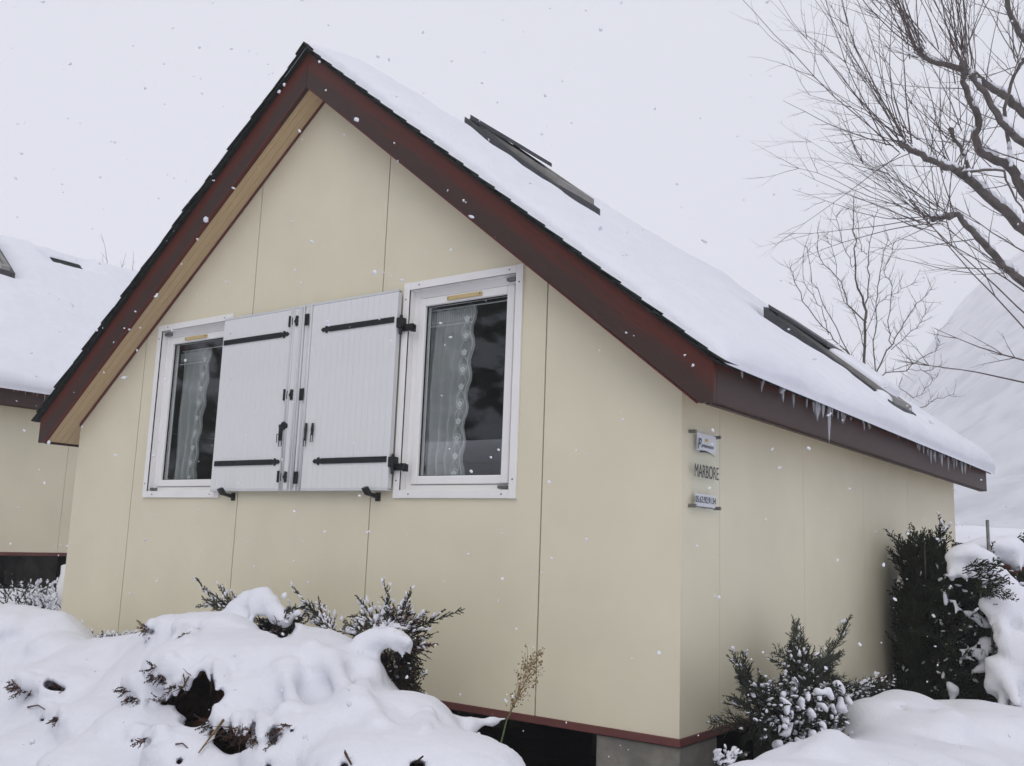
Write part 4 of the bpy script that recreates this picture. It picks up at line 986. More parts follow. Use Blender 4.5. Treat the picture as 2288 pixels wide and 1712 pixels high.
# 3 bronze shrub with a long bare leader
sh = mk([(735,1410,662,1312),(735,1412,690,1345),(740,1412,705,1350),(725,1412,690,1362),(745,1412,735,1365),(730,1415,700,1380),(745,1415,742,1372),(720,1412,684,1366),(738,1418,722,1360),(728,1410,712,1370),(742,1420,730,1385)], -.40, .45)
shrub('juniper', tuple(P2(735,1460,-.45)), 'bronze juniper with one long bare leader leaning left against the gable wall', 'juniper', sh, m_junip_b, 3, mat2=m_junip, dens=.95)
# 4 the big one on the right of the bank
cx0, cy0 = 865, 1440
tips = [(868,1300),(815,1330),(800,1345),(905,1338),(922,1333),(893,1340),(955,1372),(998,1382),(948,1395),(975,1408),(970,1440),(930,1350),(880,1345),(850,1345),(835,1345),(960,1425),(968,1455),(950,1475),(915,1360),(900,1360),(870,1360),
        (932,1488),(945,1500),(938,1535),(925,1520),(780,1375),(765,1395),(760,1410),(790,1365),(845,1365),(820,1370),(940,1385),(925,1405),(955,1450)]
sh = []
for (a, b_) in tips:
    for j in range(2):
        k = .30 if j == 0 else .55; bx = cx0+(a-cx0)*k*rn.uniform(.7, 1.2); by = cy0+(b_-cy0)*k*rn.uniform(.7, 1.2)
        sh.append((P2(bx, by, -.5+rn.uniform(-.05,.08)), P2(a+rn.uniform(-6,6), b_+rn.uniform(-6,6)+j*8, -.45+rn.uniform(-.12,.1)), .38 if b_ < 1430 and a < 960 else .08))
for k in range(240):      # shaded body below the snow roll
    a = rn.uniform(815, 930); b_ = rn.uniform(1455, 1560)
    sh.append((P2(872+(a-872)*.6, b_+8, -.45), P2(a+rn.uniform(-12, 25), b_-rn.uniform(0, 26), -.5+rn.uniform(-.1,.08)), .02))
shrub('juniper', tuple(P2(875,1600,-.5)), 'spreading snow dusted juniper, dark underneath, rightmost in front of the gable wall', 'juniper', sh, m_junip_b, 4, mat2=m_junip, dens=.9, curve=.28)
mb = MB()
o = link('litter', core_me); tag(o, 'brown needles and dead twigs inside the snow covered junipers, seen through gaps in the snow', 'needle litter', kind='stuff')
def surf_b(px, py):
    global f
    k = f; f = f_bank; r_ = surf(px, py); f = k; return r_
# dead twigs in the cavities
mb = MB()
for (cx1, cy1, w, h_, n) in ((440,1545,35,42,46), (520,1643,24,20,34), (610,1635,5,10,6), (122,1530,16,6,8), (600,1398,30,10,20)):
    for k in range(n):
        p = surf_b(cx1+rn.uniform(-w, w), cy1+rn.uniform(-h_, h_)); d = vdir(cx1, cy1)
        p = Vector(p-d*rn.uniform(.0, .05)); q = p+Vector((rn.uniform(-.08,.08), rn.uniform(-.06,.06), rn.uniform(-.11,.05)))
        mb.tube([p, (p+q)/2+Vector((0, 0, rn.uniform(-.01,.01))), q], [.0025, .002, .001], 3, cap=False)
for (a, b_, r) in GAPS+[(px_, py_+4, 5) for px_, py_, r in CAV if r >= 3][::2]:
    for k in range(3):
        p = surf_b(a+rn.uniform(-6, 6), b_+rn.uniform(-6, 2)); d = vdir(a, b_)
        spray(mb, None, p+d*.015, (rn.uniform(-.7,.2), rn.uniform(-.9,-.2), rn.uniform(-.8,.25)), rn.uniform(.035,.075), rn, .3, 1, .0022, 0, .5, flat=True)
tag(mb.build('dead_twigs', m_junip_b, fix=False), 'tangle of thin reddish twigs in the dark hollows of the snow bank', 'twigs', kind='stuff')
def stick(pts, r, label, mat=m_straw):
    P = [Vector(p) for p in pts]; o = MB().tube([p-P[0] for p in P], [r*(1-.6*k/len(P)) for k in range(len(P))], 4).build('bare_twig', mat); o.location = P[0]
    tag(o, label, 'twig'); return o
def sf(px, py, out=.03): return surf_b(px, py)-vdir(px, py)*out
stick([sf(422,1512), sf(410,1535), sf(400,1560)], .005, 'short bare twig crossing the left edge of the largest hollow in the snow')
stick([sf(500,1608), sf(480,1635), sf(462,1658), sf(444,1682)], .006, 'pale bare twig slanting down left between the two dark hollows')
stick([sf(392,1663, .01), sf(408,1661, .02), sf(420,1672, .01)], .004, 'tiny hooked twig lying on the snow below the dark hollows', m_twig)
stick([sf(62,1580, .01), sf(85,1576, .03), sf(100,1585, .02)], .005, 'small twig poking left out of the snow, near the left edge', m_twig)
stick([sf(768,1672, .0), sf(775,1690, .03), sf(785,1708, .02)], .006, 'brown shoot tip sticking out of the snow at the bottom, under the hollow juniper', m_junip_b)
stick([sf(928,1705, .0), sf(936,1698, .03), sf(945,1690, .06)], .006, 'brown shoot tip at the bottom edge below the gable wall', m_junip_b)
# 5 small sprigs along the wall at the left
sh = [(P2(200+rn.uniform(0,90),1452+rn.uniform(-12,2),-.2), P2(195+rn.uniform(0,95),1425+rn.uniform(-12,16),-.2+rn.uniform(-.06,.06)), .8) for k in range(24)]
shrub('juniper', tuple(P2(240,1480,-.2)), 'low snow dusted juniper sprigs along the wall foot, at the left corner of the gable', 'juniper', sh, m_junip, 5, snow=.8)
# 6 clump between the two chalets
sh = []
for k in range(150):
    a = rn.uniform(10, 142); b_ = rn.uniform(1310, 1398); yy = .3+rn.uniform(-.3,.5); hgt = 18
    sh.append((Vector(at(a, b_, 8.2+yy)), Vector(at(a+rn.uniform(-25,25), max(1296, b_-rn.uniform(5,30)), 8.2+yy)), .75 if a > 70 else .2))
shrub('evergreen_shrub', tuple(at(90,1400,8.6)), 'snow speckled evergreen shrub in the gap between the two chalets', 'shrub', sh, m_junip, 6, snow=.7, r=.005)
# 7 juniper against the right wall
tipsR = [(1645,1455),(1652,1470),(1650,1480),(1662,1490),(1700,1505),(1715,1520),(1632,1540),(1640,1555),(1768,1405),(1792,1405),(1760,1455),(1775,1445),(1805,1440),(1815,1435),(1850,1460),(1865,1440),(1825,1460),(1780,1450),(1795,1450),(1835,1475),(1757,1480),(1745,1500),(1725,1545),(1720,1530),(1860,1475),(1770,1430),(1812,1455),(1655,1500),(1668,1520),(1680,1530)]
sh = []
for (a, b_) in tipsR:
    cx_, cy_ = (1700, 1600) if a < 1730 else (1800, 1570)
    for j in range(3):
        k = (.35, .55, .2)[j]
        sh.append((X2(cx_+(a-cx_)*k*rn.uniform(.8,1.1), cy_+(b_-cy_)*k*rn.uniform(.8,1.1), 2.86+rn.uniform(-.05,.08)), X2(a+rn.uniform(-5,5)*j, b_+j*8+rn.uniform(-5,5)*j, 2.80+rn.uniform(-.08,.12)), .06))
for k in range(210):
    a = rn.uniform(1690, 1880); b_ = rn.uniform(1540, 1680); 
    if (a-1690)/190 < (b_-1600)/140-.15 : continue
    sh.append((X2(a, b_, 2.9+rn.uniform(0,.1)), X2(a+rn.uniform(-30,30), b_-rn.uniform(-5,34), 2.95+rn.uniform(-.05,.14)), .22 if a > 1740 else .10))
shrub('juniper', tuple(X2(1790,1690,2.9)), 'blue green juniper with wispy upright tips against the right wall, snow in its lower half', 'juniper', sh, m_junip, 7, r=.0029, curve=.12)
mb = MB()
# snow pads on its lower branches
f = Field((2.75, -.6, -.4), (3.3, 2.0, .6), .012)
for (a, b_, c, d, r) in ((1870,1530,1895,1560,.04),(1850,1545,1868,1570,.035),(1895,1560,1905,1580,.03),(1790,1570,1800,1600,.028),(1810,1590,1830,1612,.03),(1840,1580,1858,1600,.03),(1835,1620,1850,1640,.03),(1815,1640,1830,1660,.035),(1780,1580,1788,1590,.022),(1790,1560,1797,1568,.02),(1745,1600,1752,1604,.018),(1738,1575,1744,1580,.018),(1800,1665,1825,1672,.045),(1768,1590,1776,1596,.02),(1830,1560,1838,1570,.02),(1857,1600,1866,1622,.025),(1760,1572,1770,1577,.018)):
    A = np.array(X2(a, b_, 3.10)); B = np.array(X2(c, d, 3.13)); f.add(A, A+(B-A)*.45, r*.60, r*.42, .02)
for k in range(70):
    a = rs.uniform(1735, 1885); b_ = rs.uniform(1540, 1672); A = np.array(X2(a, b_, 3.08+rs.uniform(-.04, .03))); r = rs.uniform(.006, .015)
    f.add(A, A+np.array([rs.uniform(-.02,.02), rs.uniform(-.03,.03), -rs.uniform(.0,.02)]), r, r*.7, .015)
f.rough(.010, 22); tag(link('snow_clumps', f.mesh('snow_clumps', m_snow)), 'small pads of snow on the lower branches of the juniper by the right wall', 'snow', kind='stuff')
sh = [(X2(1600+rn.uniform(-5,40), 1712, 3.0), X2(1595+rn.uniform(0,55), 1680+rn.uniform(-8,20), 3.0+rn.uniform(-.05,.05)), .5) for k in range(14)]
shrub('juniper', tuple(X2(1620,1760,3.0)), 'juniper tips at the bottom edge beside the concrete pier', 'juniper', sh, m_junip, 8)
sh = [(X2(1905+rn.uniform(-10,40), 1548, 2.75), X2(1895+rn.uniform(0,60), 1530+rn.uniform(-8,12), 2.75+rn.uniform(-.05,.05)), .7) for k in range(10)]
shrub('juniper', tuple(X2(1920,1580,2.75)), 'few snow dusted sprigs along the foot of the right wall', 'juniper', sh, m_junip, 9)
# 8 dark thuja against the far end of the right wall
sh = []; rn = random.Random(77)
for k in range(1900):
    b_ = rn.uniform(1262, 1610); w = 1
    lo = 2022 if b_ < 1330 else (2035 if b_ < 1370 else 2012); hi = 2100 if b_ < 1300 else 2130
    a = rn.uniform(lo+6, hi); 
    if b_ < 1290 and a > 2060 and rn.random() < .6: continue
    A = Vector(at(a, b_, rn.uniform(6.65, 7.2)))
    if A.x < 2.64: continue
    d = Vector((rn.uniform(-.35,.35), rn.uniform(-.35,.35), 1)).normalized(); L = rn.uniform(.14, .30)
    sh.append((A, A+d*L, .006))
for (a, b_, c, d) in ((2100,1215,2113,1150),(2090,1225,2108,1165),(2095,1230,2100,1180),(2040,1215,2022,1172),(2050,1210,2045,1168),(2065,1215,2070,1188)):
    A, B = Vector(at(a, b_, 6.6)), Vector(at(c, d, 6.6)); sh.append((A, B, .03)); sh.append((A+(B-A)*.2, B+Vector((0,.03,-.06)), .03))
shrub('thuja', tuple(at(2075,1620,7.1)), 'dense dark green thuja against the far end of the right wall', 'shrub', sh, m_thuja, 10, r=.0034, curve=.35, side=.42, flat=True)
# 9 snow laden conifer right of it
sh = []
for k in range(1900):
    a = rn.uniform(2095, 2300); b_ = rn.uniform(1285, 1610)
    if a > 2200 and b_ < 1340: continue
    A = Vector(at(a, b_, rn.uniform(6.3, 7.2))); d = Vector((rn.uniform(-.2,1), rn.uniform(-.8,.5), rn.uniform(-.2,.55))).normalized(); L = rn.uniform(.14, .30)
    sh.append((A, A+d*L, .035))
for (a, b_, c, d) in ((2150,1270,2225,1235),(2170,1290,2240,1262),(2190,1300,2250,1282),(2180,1310,2260,1300)):
    for j in range(3): sh.append((Vector(at(a, b_+j*6, 6.0)), Vector(at(c+j*4, d+j*10, 5.95)), .1))
shrub('conifer', tuple(at(2200,1620,7.2)), 'dark conifer with big loads of snow on its branches, at the right edge', 'shrub', sh, m_thuja, 11, r=.0034, curve=.35, side=.42, flat=True)
f = Field((2.9, 1.0, -.5), (4.3, 5.2, 1.4), .026)
rp = random.Random(8)
def pad(x_, lst, k=.05, sq=1.55):
    for (a, b_, c, d, r0, r1) in lst:
        for j in range(7 if max(r0, r1) > .045 else 2):       # snow runs out into short fingers along the lower rim
            t = rp.uniform(-.1, 1.1); A = at(a+(c-a)*t, b_+(d-b_)*t, x_); rr = max(r0, r1)
            B = A+np.array([rp.uniform(-.2, 1)*rr, rp.uniform(-1.4, .6)*rr, -rr*rp.uniform(1.0, 1.9)]); f.add(A, B, rr*.34, rr*rp.uniform(.08, .16), .025)
        f.add(at(a, b_, x_), at(c, d, x_), r0*.85, r1*.85, k, sq)
pad(6.2, [(2128,1245,2165,1235,.05,.09),(2165,1235,2205,1245,.10,.07),(2150,1240,2180,1252,.08,.08)])
pad(6.45, [(2160,1222,2200,1218,.03,.06),(2200,1218,2255,1218,.06,.085),(2255,1218,2270,1235,.09,.06),(2235,1222,2262,1228,.10,.08)])
pad(6.2, [(2132,1272,2128,1295,.045,.018),(2140,1275,2142,1285,.03,.02)], .03)
pad(6.2, [(2215,1268,2245,1288,.04,.05),(2230,1290,2262,1300,.03,.04),(2218,1300,2230,1322,.03,.05),(2240,1300,2260,1335,.05,.06)], .04)
pad(6.1, [(2205,1350,2240,1355,.04,.10),(2240,1355,2265,1370,.11,.12),(2265,1370,2262,1405,.09,.05),(2270,1330,2300,1340,.07,.12),(2250,1340,2285,1350,.06,.12),(2240,1370,2250,1388,.07,.04)], .06)
pad(5.95, [(2262,1445,2300,1440,.10,.16),(2240,1490,2290,1500,.09,.17),(2235,1520,2240,1560,.06,.035),(2265,1510,2268,1572,.09,.035),(2295,1520,2285,1565,.12,.04),(2220,1480,2215,1540,.05,.03),(2295,1470,2300,1540,.12,.10)], .07)
pad(6.22, [(2130,1345,2145,1362,.025,.02),(2160,1368,2185,1378,.02,.03),(2192,1388,2205,1396,.03,.03),(2150,1452,2160,1470,.02,.02),(2170,1450,2200,1470,.03,.04),(2175,1500,2200,1495,.03,.035),(2120,1530,2140,1545,.035,.04),(2128,1545,2125,1575,.04,.02),(2145,1475,2150,1490,.018,.02),(2110,1330,2113,1350,.02,.01),(2200,1430,2225,1440,.03,.05)], .025, 1.1)
f.rough(.018, 15); tag(link('snow_clumps', f.mesh('snow_clumps', m_snow)), 'heavy pillows of snow on the conifer at the right edge', 'snow', kind='stuff')

# dry weed stalk
t = thing('dry_weed', tuple(P2(1112,1690,-.62)), 'dry yellow weed stalk with seed heads leaning against the gable wall', 'weed')
A, B, C_ = P2(1112,1690,-.62), P2(1132,1610,-.5), P2(1185,1500,-.35)
st = [A+(B-A)*k/4 for k in range(4)]+[B+(C_-B)*k/8+Vector((0,0,.0)) for k in range(9)]
MB().tube(st, [.0045-.0003*k for k in range(len(st))], 5).build('stem', m_green, t)
mb = MB(); rn = random.Random(9)
for k in range(26):
    u = .12+.86*k/26; p = B+(P2(1192,1470,-.33)-B)*u; l = .16*(1-abs(u-.45))*rn.uniform(.5, 1.1)
    d = ((C_-B).normalized()+Vector((rn.uniform(-.8,.8), rn.uniform(-.3,.3), rn.uniform(-.3,.5)))).normalized(); q = p+d*l
    mb.tube([p, p+d*l*.5+Vector((0,0,.005)), q], [.0016, .0013, .001], 3, cap=False)
    for j in range(10):
        c = p+(q-p)*rn.uniform(.2, 1)+Vector((rn.gauss(0,.010), rn.gauss(0,.008), rn.gauss(0,.010))); mb.blob(c, rn.uniform(.002, .0048), jit=.3, rnd=rn)
tag(mb.build('seed_heads', m_straw, t, fix=False), kind='stuff')

# metal stake, hedge, things at the far right
o = MB().tube([(0, 0, 0), (0, 0, .9)], .011, 6).build('metal_stake', m_zinc); o.location = at(2206, 1162, 6.3)-np.array([0, 0, .9])
o.scale = (1, 1, 1); tag(o, 'thin grey metal stake standing in the snowy conifer', 'stake')
def leafball(mb, c, R, n, rn, s=.03):
    for k in range(n):
        v = Vector((rn.gauss(0,1), rn.gauss(0,1), rn.gauss(0,1))).normalized()*R*rn.uniform(.6, 1); p = Vector(c)+v
        u = vperp(v, rn)*s; w = (v.normalized()*.4+vperp(v, rn)).normalized()*s
        mb.add([p-u, p+w, p+u, p-w*.6], [(0,1,2,3)])
hd = thing('hedge', tuple(at(2300, 1300, 15)), 'dark clipped hedge with a thick cap of snow behind the right end of the chalet', 'hedge')
p0 = at(2110, 1215, 14.5); p1 = at(2330, 1225, 14.5); p0 = np.array([p0[0], p0[1], 0]); p1 = np.array([p1[0]+4, p1[1]+2.4, 0]); p0 = p0-(p1-p0)*.9
dirv = (p1-p0)/np.linalg.norm(p1-p0); nrm = np.array([dirv[1], -dirv[0], 0]); Lh = np.linalg.norm(p1-p0)
mb = MB(); rn = random.Random(14); topz = 1.16
for k in range(16000):
    u = rn.uniform(0, Lh); z = rn.uniform(-.7, topz); w = rn.uniform(-.5, .5); 
    p = p0+dirv*u+nrm*(w+.06*math.sin(u*9)); s = rn.uniform(.03, .07); a = Vector((rn.gauss(0,1), rn.gauss(0,1), rn.gauss(0,1))).normalized()*s; b_ = vperp(a, rn)*s*.6
    p = Vector((p[0], p[1], z+.05*math.sin(u*5))); mb.add([p-a, p+b_, p+a, p-b_], [(0,1,2,3)])
tag(mb.build('foliage', m_thuja, hd, fix=False), kind='stuff')
f_pts = []
us = np.linspace(0, Lh, 160); ws = np.linspace(-.62, .62, 16); U, W = np.meshgrid(us, ws, indexing='ij')
edge = np.sqrt(np.clip(1-(np.abs(W)/.62)**3, 0, 1)); Zt = topz-.03+(.17+.05*fbm(U, W, .9, 4)+.02*fbm(U, W, 3, 1))*edge-.07*(1-edge)+.04*fbm(U, W, 4, 8)*(1-edge)
Pp = p0[None, None]+dirv[None, None]*U[..., None]+nrm[None, None]*W[..., None]; Pp[..., 2] = Zt; ny = 16
i = np.arange(159)[:, None]*ny+np.arange(15)[None, :]
tag(link('snow_cap', np_mesh('snow_cap', Pp.reshape(-1, 3), np.stack([i, i+ny, i+ny+1, i+1], -1).reshape(-1, 4), m_snow), hd), kind='stuff')
MB().tube([tuple(p0+dirv*Lh*.5+np.array([0,0,-.8])), tuple(p0+dirv*Lh*.5+np.array([0,0,.9]))], .05, 6).build('trunk', m_bark, hd)
mb = MB(); c = Vector(at(2262, 1258, 9.5)); leafball(mb, c, .13, 130, rn, .035)
t = thing('beech_shrub', tuple(at(2262, 1330, 9.5)), 'rust brown leafy shrub just visible at the right edge', 'shrub'); tag(mb.build('foliage', m_rust, t, fix=False), kind='stuff')
MB().tube([tuple(at(2262,1330,9.5)-np.array([0,0,.9])), tuple(c)], [.02, .008], 5).build('stem', m_bark, t)
mb = MB(); rn = random.Random(15)
t = thing('evergreen_shrub', tuple(at(2300, 1340, 9.0)), 'dark evergreen shrub at the right edge below the hedge', 'shrub')
for k in range(5): leafball(mb, at(2275+rn.uniform(-15,40), 1290+rn.uniform(-40,50), 10), .3, 420, rn, .03)
tag(mb.build('foliage', m_thuja, t, fix=False), kind='stuff'); MB().tube([tuple(at(2300,1340,10)-np.array([0,0,1.])), tuple(at(2300,1300,10))], [.03, .01], 5).build('stem', m_bark, t)
# pale pipe below the neighbour
p = on(147, 1262, 'x', DX+HX-.5)
o = MB().tube([(0, 0, 0), (.0, .02, -.08), (.0, -.0, -.18), (0, .04, -.34)], [.045, .06, .065, .06], 10).build('pale_pipe', m_white, smooth=True); o.location = at(149, 1262, 8.4)
tag(o, 'pale curved pipe end in the dark gap under the neighbouring chalet, beside the near wall', 'pipe')

# ------------------------------------------------------------------ bare trees
def c8(x, y): return 1680+x*.574, y*.574
class Tree:
    def __init__(s, seed): s.rn = random.Random(seed); s.tw = MB(); s.sn = MB(); s.limbs = []
    def limb(s, pts, r0, r1, knob=0, snow=True, wob=.01):
        """smooth a polyline of 3-D points"""
        P = [Vector(p) for p in pts]; out = []
        for i in range(len(P)-1):
            a = P[max(i-1,0)]; b_ = P[i]; c = P[i+1]; d = P[min(i+2,len(P)-1)]
            for k in range(4):
                t = k/4; out.append(.5*((2*b_)+(c-a)*t+(2*a-5*b_+4*c-d)*t*t+(3*b_-a-3*c+d)*t**3)+Vector((s.rn.gauss(0,wob), s.rn.gauss(0,wob), s.rn.gauss(0,wob))))
        out.append(P[-1]); n = len(out); R = [r0+(r1-r0)*k/(n-1) for k in range(n)]
        if knob: R[-1] = knob; R[-2] = knob*1.15; R[-3] = (R[-3]+knob)/2
        s.limbs.append((out, R))
        if snow:
            for i in range(n-1):
                if s.rn.random() < .72:
                    a, b_ = out[i], out[i+1]; d = b_-a
                    if abs(d.normalized().z) < .93: 
                        w = R[i]*s.rn.uniform(.7, 1.1); s.sn.tube([a+Vector((0,0,R[i]*.8)), (a+b_)/2+Vector((0,0,R[i]*1.05)), b_+Vector((0,0,R[i]*.8))], [w*.8, w*1.25, w*.8], 6)
        return out
    def whip(s, base, d, L, r=.007, up=.25, kids=3, depth=0, wob=.05):
        d = Vector(d).normalized(); p = Vector(base); n = 9; pts = [p.copy()]; ds = []
        for i in range(n):
            d = (d+Vector((0,0,up/n))+Vector((s.rn.gauss(0,wob), s.rn.gauss(0,wob), s.rn.gauss(0,wob)))).normalized(); p = p+d*L/n; pts.append(p.copy()); ds.append(d.copy())
        s.tw.tube(pts, [r*(1-.75*k/n) for k in range(n+1)], 4 if r > .004 else 3, cap=False)
        if depth < 2:
            for k in range(kids):
                i = s.rn.randint(2, n-1); dd = (ds[i-1]+vperp(ds[i-1], s.rn)*s.rn.uniform(.5, .9)).normalized()
                s.whip(pts[i], dd, L*s.rn.uniform(.18, .42), r*.5, up*1.2, 2 if depth == 0 else 0, depth+1, wob)
        return pts
    def finish(s, name, loc, label, trunk, cat='tree', group=None):
        t = thing(name, loc, label, cat, group)
        MB().tube(trunk[0], trunk[1], 12).build('trunk', m_bark, t, smooth=True)
        for pts, R in s.limbs: MB().tube(pts, R, 8).build('limb', m_bark, t, smooth=True)
        tag(s.tw.build('twigs', m_twig, t, fix=False), kind='stuff')
        if s.sn.v: tag(s.sn.build('snow', m_snow, t, smooth=True, fix=False), kind='stuff')
        return t
T1 = Tree(41); D0 = 9.6
def c8d(x, y, d=D0): return Vector(at(*c8(x, y), d))
fork = c8d(1420, 1180, 9.4); fork2 = c8d(1400, 800, 9.3)
base = Vector((fork.x+.1, fork.y, ground_z(fork.x, fork.y)-.1))
limbs = [
 ([fork, (1200,1190), (1059,1100), (960,1012), (880,925), (800,838), (760,845)], .075, .036, .05),
 ([fork2, (1200,960), (1059,895), (985,820), (850,705), (795,662)], .095, .055, .06),
 ([c8d(795,662), (740,640), (660,605), (610,580), (585,552)], .05, .034, .055),
 ([fork2, (1150,820), (1059,745), (1010,660), (900,592), (872,545), (880,455), (832,345), (822,240)], .09, .036, .05),
 ([fork2, (1180,560), (1059,440), (985,372), (945,350), (860,290), (745,250), (685,235), (650,190)], .075, .03, .05),
 ([fork2, (1160,620), (1059,560), (970,470), (905,360), (850,290)], .07, .035, .04),
 ([c8d(1010,660), (1000,560), (985,420), (1020,300), (1059,230)], .03, .02, .03),
 ([fork2, (1250,500), (1150,260), (1059,150), (1010,60), (985,-60)], .07, .03, .04),
 ([c8d(850,705), (830,610), (790,540), (772,505)], .03, .022, .035),
 ([c8d(820,670), (900,665), (975,665), (1000,720), (1059,830)], .022, .012, 0),
 ([c8d(800,838), (740,850), (700,852)], .03, .028, .042),
]
knobs = []
for k, (pl, r0, r1, kn) in enumerate(limbs):
    dd = D0+(.0, .25, -.1, .5, .9, .2, .4, .6, .3, 0, .1)[k]
    pts = [p if isinstance(p, Vector) else c8d(*p, dd) for p in pl]
    out = T1.limb(pts, r0*.70, r1*.72, kn*.75, wob=.006); knobs.append((out[-1], dd))
    for i in range(6, len(out)-2, 2):
        if T1.rn.random() < .85: 
            v = (T1.rn.uniform(-1,.2), T1.rn.uniform(-.5,.5), T1.rn.uniform(-.2,1)); T1.whip(out[i], v, T1.rn.uniform(.35, 1.1), .0055, .35, 2)
IR = Vector(CR); IU = Vector(CU)
def whips(pt, n, ang, spr, L, r=.008, up=.18, kids=3):
    for k in range(n):
        base_ = Vector(pt)+Vector((T1.rn.gauss(0,.07), T1.rn.gauss(0,.07), T1.rn.gauss(0,.05)))
        a = rad(ang+T1.rn.gauss(0, spr)); d = IR*math.cos(a)+IU*math.sin(a)+Vector(CF)*T1.rn.uniform(-.25, .25)
        T1.whip(base_, d, T1.rn.uniform(*L), r*T1.rn.uniform(.5, .85), up*T1.rn.uniform(-.5, 2.5), kids, 0, .07)
whips(knobs[0][0], 10, 150, 28, (.7, 1.8), .008, .1); whips(knobs[10][0], 12, 155, 26, (.8, 1.9), .008, .05); whips(knobs[0][0], 6, 80, 25, (.6, 1.5))
whips(knobs[2][0], 18, 124, 14, (1.0, 2.8), .010, .12, 4); whips(knobs[2][0], 6, 165, 25, (.6, 1.6)); whips(knobs[1][0], 12, 110, 35, (.6, 1.8))
whips(knobs[3][0], 16, 105, 18, (1.0, 2.6), .010); whips(knobs[4][0], 18, 120, 13, (.9, 2.3), .010, .12, 4); whips(knobs[5][0], 10, 100, 25, (.8, 1.8))
whips(knobs[6][0], 10, 100, 25, (.6, 1.6)); whips(knobs[7][0], 10, 110, 30, (.6, 1.6)); whips(knobs[8][0], 8, 110, 25, (.6, 1.6))
for (x, y, a, L) in ((1059,1110,158,1.4),(1059,1160,150,1.7),(1059,1260,140,2.6),(1059,1335,138,2.8),(1059,1410,165,1.1),(1059,1490,176,1.3),(1059,1000,150,1.2),(1059,640,165,1.1)):
    p = c8d(x+60, y+10, 9.2); T1.limb([fork, (fork+p)/2+Vector((0,0,-.08)), p], .018, .010, 0, snow=False); 
    ar = rad(a); T1.whip(p, IR*math.cos(ar)+IU*math.sin(ar), L, .009, .12, 5)
T1.finish('pollarded_tree', tuple(base), 'large bare pollarded tree with snow on its limbs and long whippy shoots, top right', ([base, base+Vector((.03,0,.8)), fork, (fork+fork2)/2+Vector((.05,0,0)), fork2], [.20, .17, .15, .13, .12]), group='bare trees')
# small tree behind the roof
T2 = Tree(52); D2 = 13.5
def q8(x, y, d=D2): return Vector(at(*c8(x, y), d))
b2 = q8(445, 1700); b2.z = float(ground_z(b2.x, b2.y))-.1
stems = [([(440,1500),(437,1400),(440,1210),(415,1120),(400,1040),(400,900),(395,770)], .045, .006),
         ([(440,1210),(455,1100),(452,985),(490,820)], .02, .005), ([(440,1255),(375,1180),(345,1100),(268,1000),(255,905)], .022, .005), ([(400,1040),(380,1010),(335,870),(330,840)], .012, .004),
         ([(450,1560),(385,1390),(300,1300),(205,1170),(165,1080),(152,1035)], .02, .005), ([(385,1390),(310,1240),(240,1100),(215,965)], .015, .004), ([(300,1300),(270,1200),(205,1100),(205,965)], .012, .004),
         ([(460,1560),(485,1455),(545,1340),(590,1260),(640,1185),(700,1125)], .024, .005), ([(485,1455),(475,1330),(485,1180),(500,1060),(530,920)], .018, .005), ([(545,1340),(530,1250),(545,1120),(520,1060),(565,930)], .014, .004),
         ([(460,1560),(500,1465),(600,1440),(650,1400),(725,1350),(720,1280)], .018, .004), ([(545,1360),(620,1290),(660,1250),(680,1205)], .011, .004), ([(600,1440),(680,1445),(735,1425)], .009, .004),
         ([(470,1600),(560,1510),(640,1550),(700,1480),(720,1465)], .010, .004), ([(490,1640),(660,1590),(700,1560),(785,1535)], .010, .004), ([(440,1300),(500,1180),(560,1140),(630,1100)], .010, .004),
         ([(437,1350),(410,1250),(350,1150),(320,1000),(295,930)], .012, .004), ([(452,985),(425,960),(410,830),(370,815)], .010, .003)]
for pl, r0, r1 in stems:
    out = T2.limb([q8(*p) for p in pl], r0*.5, r1*.75, 0, snow=False, wob=.012)
    for i in range(2, len(out)):
        if T2.rn.random() < .85:
            d = (out[i]-out[i-1]).normalized(); sd2 = vperp(d, T2.rn); T2.whip(out[i], d*.55+sd2+Vector((0,0,.3)), T2.rn.uniform(.06, .42), .0036, .5, 1, 1, .06); d = out[i]-out[i-1]; T2.whip(out[i], d.normalized()*.6+vperp(d, T2.rn)+Vector((0,0,.3)), T2.rn.uniform(.05, .25), .003, .5, 1, 1, .06)
T2.finish('young_tree', tuple(b2), 'slender bare tree standing behind the right roof slope', ([b2, b2+Vector((0,0,1.5)), q8(440,1500), q8(440,1450)], [.08, .06, .05, .04]), group='bare trees')
# bare shoots behind the neighbour roof
for n_, (px_, py_, h_) in enumerate(((240, 592, .75), (230, 590, .35), (265, 598, .45), (292, 602, .5), (210, 583, .12))):
    T3 = Tree(60+n_); b3 = Vector(at(px_, py_+20, 17)); z0 = float(ground_z(b3.x, b3.y)); lo = Vector((b3.x, b3.y, z0))
    T3.whip(b3, (T3.rn.uniform(-.15,.15), 0, 1), h_, .006, 0, 2, 1)
    T3.finish('sapling', tuple(lo), ('tallest bare sapling tip showing over the neighbouring roof', 'short sapling tip beside the tallest one over the neighbouring roof', 'middle sapling tip over the neighbouring roof', 'sapling tip over the neighbouring roof, nearest the near chalet', 'tiniest sapling tip over the neighbouring roof')[n_], ([lo, b3], [.03, .008]), 'sapling', 'saplings behind the neighbouring roof')

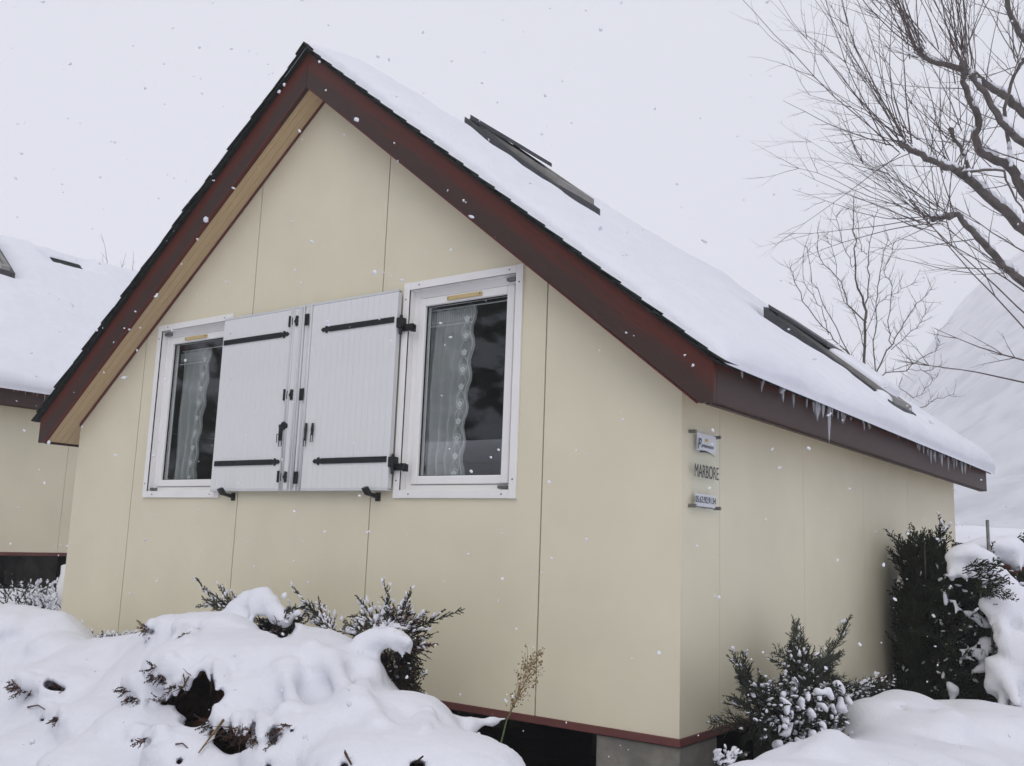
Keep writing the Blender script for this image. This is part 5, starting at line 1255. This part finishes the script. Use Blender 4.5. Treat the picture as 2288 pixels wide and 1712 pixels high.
# ------------------------------------------------------------------ caravan behind the photographer (reflected in the panes)
cv = thing('mobile_home', (-5.2, -7.9, -.3), 'pale mobile home with snow on its roof, reflected in the right window', 'mobile home')
MB().box(-8.2, -2.4, -9.3, -6.6, -.1, 1.95).build('body', m_van, cv, bevel=.12)
MB().box(-4.9, -3.8, -6.596, -6.58, .8, 1.7).build('window', m_iron, cv)
MB().box(-7.4, -6.3, -6.596, -6.58, .8, 1.7).build('window', m_iron, cv)
MB().box(-3.5, -2.9, -6.596, -6.58, .0, 1.85).build('door', m_white, cv)
f = Field((-8.6, -9.8, 1.7), (-2.0, -6.2, 2.6), .06)
for yy in (-8.9, -8.4, -7.9, -7.4, -6.95): f.add((-7.9, yy, 2.05), (-2.7, yy, 2.05), .26, .26, .3)
tag(link('snow_cap', f.mesh('snow_cap', m_snow), cv), kind='stuff')

# ------------------------------------------------------------------ falling snow
mb = MB(); rn = random.Random(99)
for k in range(1300):
    d = 1.3+7.5*rn.random()**.8; px_ = rn.uniform(-60, 2350); py_ = rn.uniform(-60, 1770); p = at(px_, py_, d)
    if p[1] > -.28 and abs(p[0]) < 2.9: continue
    s = min(.0070, abs(rn.gauss(.0022, .0017))+.0009)
    if d < 2.2: s *= .6
    mb.blob(p, s*rn.uniform(.7,1.6), s, s*rn.uniform(.6,1.2), .45, rn, ax=(rn.uniform(-1,1), rn.uniform(-1,1), rn.uniform(-1,1)))
    if rn.random() < .3: mb.blob(p+np.array([rn.uniform(-1,1), rn.uniform(-1,1), rn.uniform(-1,1)])*s*1.3, s*.8, s*.6, s*.7, .4, rn)
tag(mb.build('falling_snow', m_snow, smooth=True, fix=False), 'snowflakes falling through the air in front of the chalets', 'snowflakes', kind='stuff')

# ------------------------------------------------------------------ air thick with fine snow
hm = bpy.data.materials.new('haze'); hm.use_nodes = True; n = hm.node_tree; n.nodes.clear()
o_ = n.nodes.new('ShaderNodeOutputMaterial'); v_ = n.nodes.new('ShaderNodeVolumePrincipled'); v_.inputs['Color'].default_value = (.97, .97, .985, 1)
v_.inputs['Density'].default_value = .0023; v_.inputs['Anisotropy'].default_value = 0; n.links.new(v_.outputs[0], o_.inputs['Volume'])
hz = MB().box(-660, 660, -660, 660, -9, 190).build('haze', hm); tag(hz, kind='stuff'); hz['label'] = 'pale snowy haze filling the air'
